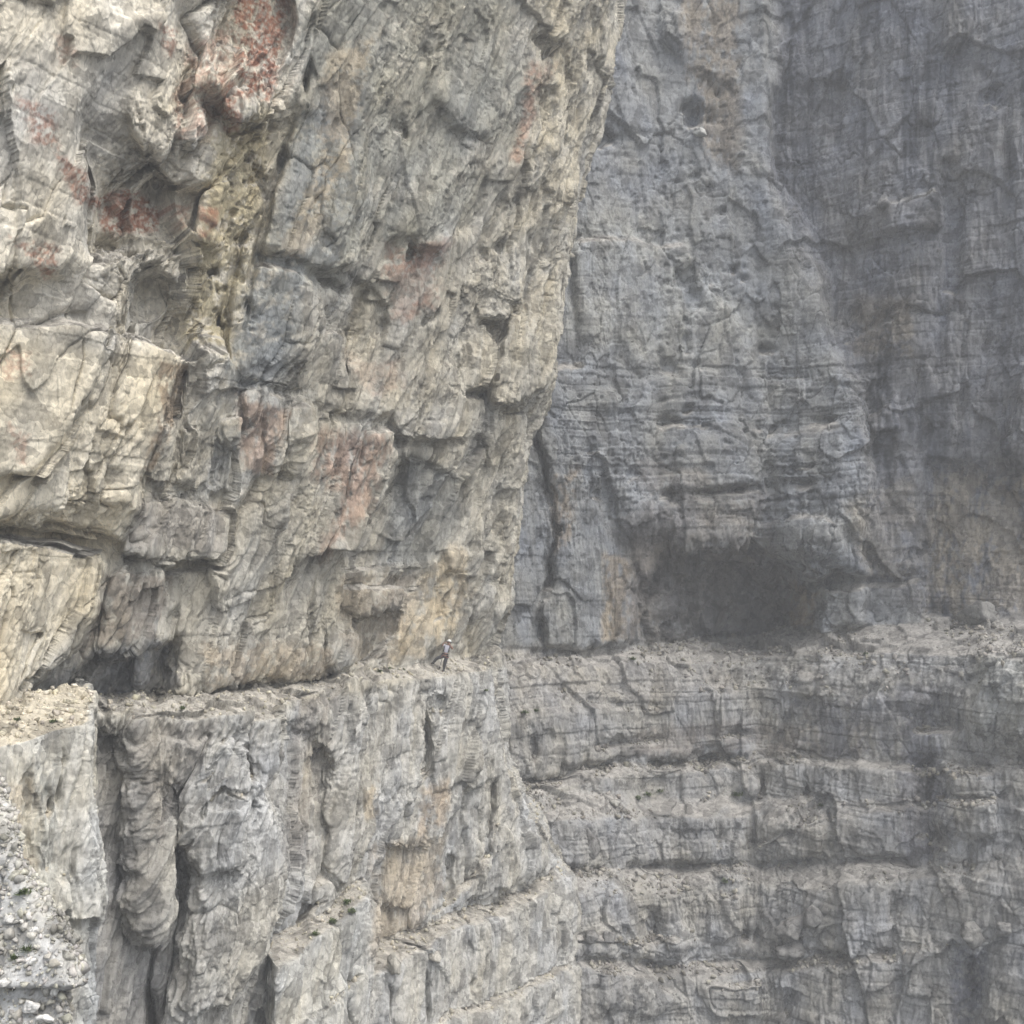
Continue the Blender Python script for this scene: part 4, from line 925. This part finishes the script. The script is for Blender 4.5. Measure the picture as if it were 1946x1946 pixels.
# ------------------------------------------------------------------ steep heap of rubble in the near left corner
nD = np.array((.5, -.866, 0.0)); n4 = np.array((.65, -.76, 0.0)); t4 = np.array((.76, .65, 0.0))
_, yDD = bands(nD, lambda px: np.full_like(px, 24.0), [(-240, 1300), (400, 1300)], 30, [([(-240, 3000), (400, 3000)], 30)])
DD = (n4[0] * RX + n4[1]) * np.clip(yDD, 9, 60)
ED = [(-320, -300), (-320, 1380), (-120, 1440), (0, 1500), (26, 1580), (46, 1660), (84, 1725), (122, 1790), (146, 1850), (162, 1946), (190, 2200)]
wD = make_wall(t4, n4, np.array((-10.0, 20.0, 0.0)), np.linspace(-6, 6, int(360 * Q)), -10.5, -1.5, int(420 * Q), DD, edge=ED, edge_slope=7.0)
oneD = np.ones(len(wD.P), np.float32)
finish(wD, 0.0, dict(block=oneD * .9, flute=oneD * 0, bed=oneD * .1, pit=oneD * .1), .4, (np.array((.866, .5, 0)), nD))
CD = colmap((.53, .52, .485))
scree_slope = obj_from_wall('scree_slope', wD, MAT_A, mineral(wD, CD, (.54, .525, .475), 500, .05, .16))
tag(scree_slope, 'steep pale rubble slope in the near left corner', 'slope', None, 'structure')

# ------------------------------------------------------------------ loose stone
rng = np.random.RandomState(11)
random.seed(5)

def ico(sub):
    bm = bmesh.new(); bmesh.ops.create_icosphere(bm, subdivisions=sub, radius=1.0)
    bm.verts.ensure_lookup_table(); bm.verts.index_update()
    V = np.array([v.co[:] for v in bm.verts], np.float32); Fc = np.array([[v.index for v in f.verts] for f in bm.faces], np.int32)
    bm.free(); return V, Fc

ICO1 = ico(1); ICO2 = ico(2); ICO4 = ico(4)
def rock_shape(base, planes, r, rough=0.0, seed=0):
    """a ball cut down by random planes: an angular block"""
    V, Fc = base
    rad = np.full(len(V), 1.0, np.float32)
    for k in range(planes):
        n = r.normal(size=3); n /= np.linalg.norm(n)
        h = r.uniform(.42, .72)
        c = V @ n
        rad = np.where(c > .05, np.minimum(rad, h / np.maximum(c, .05)), rad)
    P = V * rad[:, None]
    if rough:
        P = P * (1 + rough * fbm(P[:, 0] * 2.2, P[:, 1] * 2.2, P[:, 2] * 2.2, 4, seed))[:, None]
        f1, f2, rr, ox, oy, oz = cells(P[:, 0] * 2.6, P[:, 1] * 2.6, P[:, 2] * 2.6, seed + 2)
        P = P * (1 + rough * .8 * (rr[:, 2] - .5) - rough * 1.2 * np.exp(-(f2 - f1) / .08))[:, None]
    return P.astype(np.float32), Fc

def rand_rot(r):
    q = r.normal(size=4); q /= np.linalg.norm(q); a, b, c, d = q
    return np.array([[a*a+b*b-c*c-d*d, 2*(b*c-a*d), 2*(b*d+a*c)], [2*(b*c+a*d), a*a-b*b+c*c-d*d, 2*(c*d-a*b)], [2*(b*d-a*c), 2*(c*d+a*b), a*a-b*b-c*c+d*d]])

def hull_stone(r):
    bm = bmesh.new()
    for k in range(11):
        v = r.normal(size=3); v /= np.linalg.norm(v); bm.verts.new(v * r.uniform(.75, 1.05))
    bmesh.ops.convex_hull(bm, input=bm.verts[:])
    bmesh.ops.delete(bm, geom=[v for v in bm.verts if not v.link_faces], context='VERTS')
    bm.verts.index_update()
    V = np.array([v.co[:] for v in bm.verts], np.float32); Fc = np.array([[v.index for v in f.verts] for f in bm.faces], np.int32)
    bm.free(); return V, Fc
TEMPL = [hull_stone(rng) for k in range(16)]
def rubble(name, w, n_st, smin, smax, col, mat, pick, label):
    """loose stones strewn over the flatter ground of wall w, one object"""
    ids = np.nonzero(pick & ((w.N * -w.P).sum(1) / np.linalg.norm(w.P, axis=1) > .12))[0]
    p = 1.0 / (1 + 0 * ids)
    ids = rng.choice(ids, n_st)
    Vs, Fs, Cs = [], [], []; off = 0
    for k in ids:
        V, Fc = TEMPL[rng.randint(len(TEMPL))]
        sz = smin * (smax / smin) ** (rng.rand() ** 3.0)
        sc3 = sz * np.array((rng.uniform(.8, 1.4), rng.uniform(.7, 1.1), rng.uniform(.5, .9)))
        P = (V * sc3) @ rand_rot(rng).T + w.P[k] + w.N[k] * sz * .25 + np.array((0, 0, .1 * sz))
        Vs.append(P); Fs.append(Fc + off); off += len(V)
        Cs.append(np.tile(np.array(col) * rng.uniform(.7, 1.25) * np.array((1, rng.uniform(.96, 1.0), rng.uniform(.88, 1.0))), (len(V), 1)))
    me = mesh_from_arrays(name, np.concatenate(Vs), np.concatenate(Fs))
    c4 = np.ones((off, 4), np.float32); c4[:, :3] = np.clip(np.concatenate(Cs), .03, .8)
    a = me.color_attributes.new('stone', 'FLOAT_COLOR', 'POINT'); a.data.foreach_set('color', c4.reshape(-1))
    me.materials.append(mat)
    o = bpy.data.objects.new(name, me); COL.objects.link(o)
    tag(o, label, 'rubble', None, 'stuff')
    return o

def inview(w, m=60):
    return (w.px > -m) & (w.px < 1946 + m) & (w.py > -m) & (w.py < 1946 + m)
clB = perlin(wB.P[:, 0] / 3, wB.P[:, 1] / 3, wB.P[:, 2] / 3, 88)
rubble('rubble', wB, 5500, .05, .30, (.38, .365, .335), MAT_B, (wB.up > .5) & inview(wB) & (wB.py > 1180) & (clB > -.05), 'loose grey stones lying on the terraces of the far wall')
rubble('rubble', wA, 1500, .04, .22, (.55, .52, .44), MAT_A, (wA.up > .55) & inview(wA) & (wA.py > 1230), 'loose pale stones lying along the ledge beneath the overhang')
rubble('rubble', wC, 500, .03, .16, (.62, .58, .49), MAT_A, (wC.up > .55) & inview(wC), 'loose pale stones on top of the near buttress')
rubble('rubble', wD, 5200, .025, .15, (.56, .55, .51), MAT_A, inview(wD) & (wD.px < 175), 'heap of white broken stones in the near left corner')

WALLS = dict(A=wA, B=wB, C=wC, D=wD)
def surf(wn, px, py, r=5):
    w = WALLS[wn]
    m = np.nonzero((np.abs(w.px - px) < r) & (np.abs(w.py - py) < r))[0]
    if not len(m): return surf(wn, px, py, r * 2)
    k = m[np.argmin(w.P[m, 1] + .02 * np.hypot(w.px[m] - px, w.py[m] - py))]
    return w.P[k].astype(float), w.N[k].astype(float)

def boulder(wn, cx, cy, wpx, hpx, col, label, seed, planes=9, deep=.9, sink=.25, tilt=0.0, group=None):
    """a block resting at photo position cx, cy (its middle), wpx x hpx pixels large; its real size follows from its distance"""
    p, nn = surf(wn, cx, cy + hpx * .35)
    k = p[1] / F
    r = np.random.RandomState(seed)
    P, Fc = rock_shape(ICO4, planes + 4, r, .11, seed)
    ext = P.max(0) - P.min(0)
    P = (P - (P.max(0) + P.min(0)) / 2) / ext
    P = P * np.array((wpx * k, wpx * k * deep, hpx * k))
    if tilt:
        c, s = math.cos(tilt), math.sin(tilt); x = P[:, 0] * c - P[:, 2] * s; z = P[:, 0] * s + P[:, 2] * c; P[:, 0] = x; P[:, 2] = z
    me = mesh_from_arrays('boulder', P, Fc)
    f = fbm(P[:, 0] * 1.7, P[:, 1] * 1.7, P[:, 2] * 1.7, 4, seed + 5)
    c4 = np.ones((len(P), 4), np.float32); c4[:, :3] = np.array(col) * (1 + .25 * f)[:, None]
    a = me.color_attributes.new('stone', 'FLOAT_COLOR', 'POINT'); a.data.foreach_set('color', c4.reshape(-1))
    me.materials.append(MAT_B)
    o = bpy.data.objects.new('boulder', me); COL.objects.link(o)
    o.location = (p[0] + (cx - CX) * 0, p[1] - wpx * k * deep * .12, p[2] + hpx * k * (.5 - sink))
    tag(o, label, 'boulder', group or 'boulders lying on the rock ledges')
    return o

GB = (.265, .26, .25); PB_ = (.42, .41, .375); WB_ = (.60, .59, .56)
boulder('B', 1172, 1520, 24, 15, PB_, 'small pale boulder beside the green plants on the second terrace', 1)
boulder('B', 1498, 1756, 62, 44, GB, 'rounded grey boulder balanced on top of a flatter block', 2, 14)
boulder('B', 1492, 1800, 70, 38, GB, 'squat grey block underneath the balanced rounded boulder', 3, 8)
boulder('B', 1845, 1765, 50, 50, (.27, .265, .25), 'big round boulder in the rubble near the right edge', 4, 16)
boulder('B', 1905, 1762, 36, 30, GB, 'smaller grey boulder right of the big round one', 21, 11)
boulder('B', 1541, 1733, 34, 48, GB, 'upright oval boulder leaning just right of the balanced pair', 5, 14, tilt=-.25)
boulder('B', 1079, 1834, 30, 18, PB_, 'pale slab perched on the rim above a dark vertical gap', 6, 7)
boulder('B', 1128, 1772, 28, 22, GB, 'left one of two small rounded knobs side by side on a terrace', 7, 15)
boulder('B', 1162, 1774, 26, 24, GB, 'right one of two small rounded knobs side by side on a terrace', 8, 15)
boulder('A', 750, 1830, 28, 40, (.45, .43, .38), 'tall rounded block at the foot of the ochre recess', 9, 13)
boulder('A', 822, 1818, 26, 22, (.45, .43, .38), 'small dark grey block above the ledge right of the ochre recess', 10, 9)
boulder('B', 1850, 1158, 74, 52, (.28, .275, .26), 'large triangular block leaning at the foot of the far right wall', 12, 7)
boulder('B', 1133, 1600, 26, 66, GB, 'standing stone slab leaning against the middle terrace step', 13, 8, .6, .15, .12)
boulder('B', 1330, 248, 26, 20, (.42, .42, .40), 'round stone lodged high up in a brown pocket of the far wall', 14, 15)
for cx, cy, ww, hh, sd, lab in ((62, 1906, 40, 26, 31, 'largest white block lying in the near rubble heap'), (90, 1934, 34, 24, 32, 'white block at the bottom edge, just below the largest white one'), (104, 1882, 16, 22, 33, 'narrow white stone right of the largest white block'), (8, 1868, 26, 20, 34, 'white block cut off by the left edge low in the rubble heap'), (115, 1830, 16, 10, 35, 'flat white stone at the outer rim of the rubble heap'), (62, 1826, 22, 16, 36, 'white stone above the largest white block in the rubble heap'), (18, 1745, 22, 18, 37, 'white stone high in the rubble heap near the left edge'), (66, 1764, 18, 12, 38, 'small white stone near the upper rim of the rubble heap')):
    boulder('D', cx, cy, ww, hh, WB_, lab, sd, 8, .9, .2, group='white stones in the near rubble heap')

# ------------------------------------------------------------------ plants on the ledges
def leaf_material():
    m = bpy.data.materials.new('alpine_leaf'); m.use_nodes = True
    nt = m.node_tree; b = nt.nodes['Principled BSDF']
    b.inputs['Roughness'].default_value = .8
    oi = nt.nodes.new('ShaderNodeTexNoise'); oi.inputs['Scale'].default_value = 9
    tc = nt.nodes.new('ShaderNodeTexCoord'); nt.links.new(tc.outputs['Object'], oi.inputs[0])
    rp = nt.nodes.new('ShaderNodeValToRGB')
    rp.color_ramp.elements[0].color = (.045, .07, .025, 1); rp.color_ramp.elements[1].color = (.15, .19, .07, 1)
    rp.color_ramp.elements[0].position = .35; rp.color_ramp.elements[1].position = .7
    nt.links.new(oi.outputs[0], rp.inputs[0]); nt.links.new(rp.outputs[0], b.inputs['Base Color'])
    return m
LEAF = leaf_material()
def plant(wn, cx, cy, size, label, seed):
    p, nn = surf(wn, cx, cy)
    r = np.random.RandomState(seed)
    Vs, Fs = [], []; off = 0
    nl = 70
    for i in range(nl):
        a = r.uniform(0, 6.283); el = r.uniform(.15, 1.35); ln = size * r.uniform(.35, .75)
        b0 = np.array((r.normal() * size * .16, r.normal() * size * .16, 0))
        d = np.array((math.cos(a) * math.cos(el), math.sin(a) * math.cos(el), math.sin(el)))
        sd_ = np.cross(d, (0, 0, 1)); sd_ /= np.linalg.norm(sd_) + 1e-6
        wv = size * r.uniform(.05, .10)
        mid = b0 + d * ln * .55; tip = b0 + d * ln + np.array((0, 0, -.18 * ln))
        up = np.cross(sd_, d) * wv * .25
        Vs += [b0 - sd_ * wv * .3, b0 + sd_ * wv * .3, mid + sd_ * wv - up, mid - sd_ * wv - up, tip]
        Fs += [(off, off + 1, off + 2), (off, off + 2, off + 3), (off + 3, off + 2, off + 4)]
        off += 5
    me = mesh_from_arrays('alpine_plant', np.array(Vs), np.array(Fs)); me.materials.append(LEAF)
    o = bpy.data.objects.new('alpine_plant', me); COL.objects.link(o); o.location = p
    tag(o, label, 'plant', 'small green plants on the rock ledges')
PL = [('A', 720, 1272, .30, 'yellow green tuft on the ledge left of the climber, farthest left of three'), ('A', 745, 1272, .22, 'small tuft on the ledge, middle one of three left of the climber'), ('A', 772, 1268, .2, 'small tuft on the ledge nearest the lifted foot of the climber'),
      ('B', 1205, 1250, .5, 'dark green tuft on the rubble shelf left of the cave'), ('A', 922, 1312, .28, 'little tuft on the corner of the face below the climber'), ('B', 1000, 1354, .5, 'low tuft on the small step, left one of two'), ('B', 1022, 1347, .45, 'low tuft on the small step, right one of two'),
      ('B', 1216, 1516, .55, 'leafy patch beside the small pale boulder, its left end'), ('B', 1236, 1508, .6, 'leafy patch beside the small pale boulder, its middle'), ('B', 1254, 1504, .5, 'leafy patch beside the small pale boulder, its right end'),
      ('B', 1396, 1508, .65, 'broad green plant at the foot of the blocks on the second terrace'), ('B', 1378, 1676, .5, 'green plant among pale rubble on the third terrace'), ('B', 1560, 1530, .45, 'small plant at the right end of the second terrace rubble'), ('B', 1640, 1240, .45, 'small plant on the rubble right of the cave'),
      ('A', 655, 1712, .42, 'plant on the sloping ledge below the climber, uppermost of four'), ('A', 672, 1730, .4, 'plant on the sloping ledge, right beneath the uppermost of four'), ('A', 634, 1748, .36, 'plant on the sloping ledge, third from the top'), ('A', 602, 1772, .36, 'plant on the sloping ledge, lowest of four'),
      ('D', 45, 1698, .26, 'green tuft at the upper rim of the near rubble heap'), ('D', 55, 1806, .26, 'yellowish green tuft in the middle of the near rubble heap'), ('D', 28, 1822, .22, 'green tuft left of the yellowish one in the near rubble heap'), ('C', 28, 1364, .22, 'tiny tuft on the flat top of the near buttress, left one'), ('C', 102, 1368, .22, 'tiny tuft on the flat top of the near buttress, right one'), ('A', 345, 1345, .25, 'small tuft on the rubble ledge under the dark roof')]
for i, (wn_, x_, y_, s_, lab) in enumerate(PL): plant(wn_, x_, y_, s_, lab, 900 + i)
# ------------------------------------------------------------------ the climber
def plain(name, col, rough=.8):
    m = bpy.data.materials.new(name); m.use_nodes = True
    nt = m.node_tree; b = nt.nodes['Principled BSDF']; b.inputs['Roughness'].default_value = rough
    n = nt.nodes.new('ShaderNodeTexNoise'); n.inputs['Scale'].default_value = 14; n.inputs['Detail'].default_value = 3
    r = nt.nodes.new('ShaderNodeMapRange'); r.inputs[3].default_value = .8; r.inputs[4].default_value = 1.2
    v = nt.nodes.new('ShaderNodeVectorMath'); v.operation = 'SCALE'; v.inputs[0].default_value = col
    nt.links.new(n.outputs[0], r.inputs[0]); nt.links.new(r.outputs[0], v.inputs['Scale']); nt.links.new(v.outputs[0], b.inputs['Base Color'])
    return m
SKIN = plain('skin', (.42, .25, .19), .6); HELM = plain('white_helmet', (.82, .82, .80), .35); SHIRT = plain('pale_shirt', (.60, .60, .68)); TROU = plain('charcoal_trousers', (.055, .055, .06)); BOOT = plain('dark_boots', (.045, .045, .042)); STRAP = plain('dark_straps', (.05, .045, .055)); RED_ = plain('dull_red_harness', (.20, .085, .075)); ROPE = plain('pale_cord', (.6, .58, .54)); HAIR = plain('dark_hair', (.03, .022, .018))

_m = np.nonzero((np.abs(wA.px - 841) < 6) & (np.abs(wA.py - 1276) < 7) & (wA.N[:, 2] > .4))[0]
_k = _m[np.argmin(np.hypot(wA.px[_m] - 841, wA.py[_m] - 1276))] if len(_m) else None
foot = wA.P[_k].astype(float) if _k is not None else surf('A', 841, 1279, 4)[0]
KP = foot[1] / F
person = bpy.data.objects.new('person', None); COL.objects.link(person)
person.location = foot
tag(person, 'climber in white helmet, pale shirt and dark trousers on the ledge, one leg kicked out', 'person')

def pt(px, py, dy=0.0):       # photo position relative to the standing foot -> metres, dy towards the wall
    return Vector(((px - 841.5) * KP, dy, (1277.0 - py) * KP))

def skin_mesh(name, joints, edges, root, mat, parent, sub=2, extra=None):
    me = bpy.data.meshes.new(name)
    keys = list(joints)
    me.from_pydata([joints[k][0] for k in keys], [(keys.index(a), keys.index(b)) for a, b in edges], [])
    o = bpy.data.objects.new(name, me); COL.objects.link(o)
    md = o.modifiers.new('skin', 'SKIN'); md.use_smooth_shade = True
    for i, k in enumerate(keys):
        sv_ = me.skin_vertices[0].data[i]; r = joints[k][1]
        sv_.radius = r if isinstance(r, tuple) else (r, r); sv_.use_root = (k == root)
    ss = o.modifiers.new('sub', 'SUBSURF'); ss.levels = sub; ss.render_levels = sub
    dg = bpy.context.evaluated_depsgraph_get(); dg.update()
    nm = bpy.data.meshes.new_from_object(o.evaluated_get(dg))
    bpy.data.objects.remove(o)
    bm = bmesh.new(); bm.from_mesh(nm)
    if extra: extra(bm)
    bm.to_mesh(nm); bm.free()
    nm.name = name
    nm.materials.clear(); nm.materials.append(mat)
    for p_ in nm.polygons: p_.use_smooth = True
    r = bpy.data.objects.new(name, nm); COL.objects.link(r); r.parent = parent
    return r

J = {
 'pelvis': pt(846, 1245.5), 'waist': pt(847.8, 1238), 'chest': pt(849.8, 1231.5), 'neck': pt(852.0, 1225.8), 'head': pt(853.4, 1221.8, -.02),
 'shl': pt(845.4, 1228.3), 'ell': pt(838.2, 1224.2, -.12), 'wrl': pt(846.6, 1221.6, -.24),
 'shr': pt(855.4, 1229.2), 'elr': pt(861.2, 1234.0, -.14), 'wrr': pt(856.6, 1226.4, -.24),
 'hil': pt(842.6, 1247.0), 'knl': pt(830.0, 1252.0, -.06), 'anl': pt(823.6, 1260.0, -.02), 'tol': pt(818.6, 1261.8, -.10),
 'hir': pt(848.6, 1248.2), 'knr': pt(845.8, 1260.2, -.03), 'anr': pt(843.0, 1273.8), 'tor': pt(841.0, 1276.2, -.17)}

def head_and_hands(bm):
    c = J['head']
    # head with chin, nose, ears and eye sockets
    m = Matrix.Translation(c) @ Matrix.Rotation(math.radians(-8), 4, 'Y')
    g0 = bmesh.ops.create_uvsphere(bm, u_segments=20, v_segments=14, radius=.1)
    for v in g0['verts']:
        co = v.co.copy(); co.x *= .80; co.y *= .96; co.z *= 1.18
        if co.z < 0: co.x *= 1 + co.z * 2.6; co.y *= 1 + co.z * 1.0
        f_ = math.exp(-((co.x / .016) ** 2) - ((co.z + .012) / .026) ** 2)
        if co.y < 0: co.y -= .024 * f_
        for sx in (-1, 1):
            e_ = math.exp(-(((co.x - sx * .032) / .016) ** 2) - ((co.z - .012) / .014) ** 2)
            if co.y < 0: co.y += .012 * e_
            er = math.exp(-((co.y / .022) ** 2) - ((co.z + .005) / .03) ** 2)
            if sx * co.x > .05: co.x += sx * .018 * er
        mo = math.exp(-((co.x / .026) ** 2) - ((co.z + .06) / .008) ** 2)
        if co.y < 0: co.y += .006 * mo
        v.co = m @ co
    # hands: palm, four unequal bent fingers and a thumb, closing towards the face
    for wr, el, sx in ((J['wrl'], J['ell'], 1), (J['wrr'], J['elr'], -1)):
        d = (wr - el).normalized(); side = d.cross(Vector((0, -1, 0))).normalized(); pn = side.cross(d).normalized()
        def cap(a, b, r0, r1, flat=1.0):
            ax = (b - a); L = ax.length; q = ax.to_track_quat('Z', 'Y').to_matrix().to_4x4()
            g1 = bmesh.ops.create_uvsphere(bm, u_segments=8, v_segments=6, radius=1)
            for v in g1['verts']:
                t_ = (v.co.z + 1) / 2; r_ = r0 + (r1 - r0) * t_
                v.co = a + (q @ Vector((v.co.x * r_ * 1.25, v.co.y * r_ * flat * 1.25, (t_ * 1.1 - .05) * L)))
        palm = wr + d * .085
        cap(wr - d * .01, palm, .036, .042, .45)
        for fi, (ofs, ln) in enumerate(((-.030, .066), (-.010, .076), (.010, .070), (.029, .054))):
            a = palm + side * ofs - d * .006; k1 = a + d * ln * .5 + pn * ln * .18 * sx; k2 = k1 + d * ln * .42 + pn * ln * .42 * sx
            cap(a, k1, .009, .0085); cap(k1, k2, .0085, .007)
        a = wr + d * .03 - side * .032; k1 = a + d * .035 - side * .022; cap(a, k1, .011, .010); cap(k1, k1 + d * .035 + pn * .012 * sx, .010, .008)

body_j = {k: (J[k], r) for k, r in dict(pelvis=(.125, .095), waist=(.115, .085), chest=(.145, .10), neck=.052, head=.06, shl=.062, ell=.043, wrl=.029, shr=.062, elr=.043, wrr=.029, hil=.085, knl=.06, anl=.04, tol=.03, hir=.085, knr=.06, anr=.04, tor=.03).items()}
body_e = [('pelvis', 'waist'), ('waist', 'chest'), ('chest', 'neck'), ('neck', 'head'), ('chest', 'shl'), ('shl', 'ell'), ('ell', 'wrl'), ('chest', 'shr'), ('shr', 'elr'), ('elr', 'wrr'), ('pelvis', 'hil'), ('hil', 'knl'), ('knl', 'anl'), ('anl', 'tol'), ('pelvis', 'hir'), ('hir', 'knr'), ('knr', 'anr'), ('anr', 'tor')]
skin_mesh('body', body_j, body_e, 'pelvis', SKIN, person, 2, head_and_hands)
slv = J['shl'].lerp(J['ell'], .5); srv = J['shr'].lerp(J['elr'], .35)
skin_mesh('shirt', {'b': (J['pelvis'] + Vector((.005, 0, .09)), (.142, .112)), 'w': (J['waist'], (.145, .113)), 'c': (J['chest'], (.172, .125)), 'n': (J['chest'].lerp(J['neck'], .7), (.075, .07)), 'l': (J['shl'], .084), 'le': (slv, .072), 'r': (J['shr'], .082), 're': (srv, .070)}, [('b', 'w'), ('w', 'c'), ('c', 'n'), ('c', 'l'), ('l', 'le'), ('c', 'r'), ('r', 're')], 'c', SHIRT, person)
skin_mesh('trousers', {'p': (J['pelvis'] + Vector((0, 0, .03)), (.145, .115)), 'h': (J['hil'], .122), 'k': (J['knl'], .098), 'a': (J['anl'], .076), 'h2': (J['hir'], .122), 'k2': (J['knr'], .098), 'a2': (J['anr'] + Vector((0, 0, .02)), .078)}, [('p', 'h'), ('h', 'k'), ('k', 'a'), ('p', 'h2'), ('h2', 'k2'), ('k2', 'a2')], 'p', TROU, person)
for an, to in (('anl', 'tol'), ('anr', 'tor')):
    a, b = J[an], J[to]
    skin_mesh('boot', {'t': (a + Vector((0, 0, .06)), .064), 'a': (a - Vector((0, 0, .03)), .066), 'h': (a + (a - b).normalized() * .05 - Vector((0, 0, .05)), .052), 'f': (b, (.058, .042))}, [('t', 'a'), ('a', 'h'), ('a', 'f')], 'a', BOOT, person)

def bm_obj(name, build, mat, parent):
    bm = bmesh.new(); build(bm); me = bpy.data.meshes.new(name); bm.to_mesh(me); bm.free()
    for p_ in me.polygons: p_.use_smooth = True
    me.materials.append(mat); o = bpy.data.objects.new(name, me); COL.objects.link(o); o.parent = parent; return o

def tube(bm, pts, r, seg=8, flat=1.0):
    rings = []
    for i, p_ in enumerate(pts):
        d = (pts[min(i + 1, len(pts) - 1)] - pts[max(i - 1, 0)]).normalized(); q = d.to_track_quat('Z', 'Y')
        rr = r[i] if isinstance(r, (list, tuple)) else r
        rings.append([bm.verts.new(p_ + q @ Vector((math.cos(k * 6.2832 / seg) * rr, math.sin(k * 6.2832 / seg) * rr * flat, 0))) for k in range(seg)])
    for a, b in zip(rings, rings[1:]):
        for k in range(seg): bm.faces.new((a[k], a[(k + 1) % seg], b[(k + 1) % seg], b[k]))
    bm.faces.new(rings[0][::-1]); bm.faces.new(rings[-1])

def helmet_b(bm):
    m = Matrix.Translation(J['head'] + Vector((.004, .01, .035))) @ Matrix.Rotation(math.radians(12), 4, 'Y')
    g0 = bmesh.ops.create_uvsphere(bm, u_segments=24, v_segments=14, radius=.135)
    kill = [v for v in g0['verts'] if v.co.z < -.012 + (.02 if v.co.y < 0 else -.03)]
    bmesh.ops.delete(bm, geom=kill, context='VERTS')
    for v in bm.verts:
        v.co = m @ Vector((v.co.x * .92, v.co.y * 1.08 - (.02 if v.co.z < .02 and v.co.y < -.05 else 0), v.co.z * .98))
    bmesh.ops.solidify(bm, geom=bm.faces[:], thickness=.012)
helmet = bm_obj('helmet', helmet_b, HELM, person)
bm_obj('helmet_rim', lambda bm: tube(bm, [J['head'] + Vector((.004 + math.cos(a) * .118, .01 + math.sin(a) * .138, .022 - .025 * math.cos(a) + (.012 if math.sin(a) < 0 else -.02))) for a in [k * 6.2832 / 24 for k in range(25)]], .013), STRAP, helmet)
def hair_b(bm):
    g0 = bmesh.ops.create_uvsphere(bm, u_segments=16, v_segments=10, radius=.105)
    bmesh.ops.delete(bm, geom=[v for v in g0['verts'] if v.co.y < -.03 or v.co.z > .06], context='VERTS')
    for v in bm.verts: v.co = J['head'] + Vector((v.co.x * .9, v.co.y, v.co.z * 1.1))
    bmesh.ops.solidify(bm, geom=bm.faces[:], thickness=.01)
bm_obj('hair', hair_b, HAIR, person)
def strap(sx, sh):
    return lambda bm: tube(bm, [J[sh] + Vector((-.03 * sx, .11, -.02)), J[sh] + Vector((-.015 * sx, 0, .085)), J[sh] + Vector((-.005 * sx, -.115, .0)), J['chest'].lerp(J['waist'], .5) + Vector((.135 * sx, -.10, 0)), J['waist'] + Vector((.15 * sx, -.03, -.02)), J['waist'] + Vector((.12 * sx, .10, -.02))], .030, 8, .5)
pack = bm_obj('backpack', lambda bm: tube(bm, [J['waist'] + Vector((0, .19, -.10)), J['waist'] + Vector((0, .20, .0)), J['chest'] + Vector((0, .20, .04)), J['neck'] + Vector((0, .17, -.02))], [.12, .17, .17, .09], 14, .6), STRAP, person)
bm_obj('shoulder_strap', strap(-1, 'shl'), STRAP, pack); bm_obj('shoulder_strap', strap(1, 'shr'), STRAP, pack)
def loop_b(c, rx, ry, tilt_, r):
    return lambda bm: tube(bm, [c + Vector((math.cos(a) * rx, math.sin(a) * ry, math.cos(a) * tilt_)) for a in [k * 6.2832 / 22 for k in range(23)]], r, 8)
har = bm_obj('harness', loop_b(J['pelvis'] + Vector((.0, 0, .06)), .155, .128, -.035, .028), STRAP, person)
bm_obj('leg_loop', loop_b(J['hir'].lerp(J['knr'], .12), .118, .118, -.03, .022), RED_, har); bm_obj('leg_loop', loop_b(J['hil'].lerp(J['knl'], .22) , .075, .118, .10, .022), RED_, har)
bm_obj('sling', lambda bm: tube(bm, [pt(842.0, 1247.6, -.14), pt(840.4, 1253, -.15), pt(838.2, 1260, -.14), pt(836.2, 1267, -.12), pt(835.2, 1271, -.11)], [.013, .013, .013, .018, .032], 8), STRAP, har)
bm_obj('cord', lambda bm: tube(bm, [pt(855.6, 1233, -.13), pt(856.0, 1239, -.15), pt(855.4, 1246, -.15), pt(853.0, 1249, -.14)], .010, 8), ROPE, har)
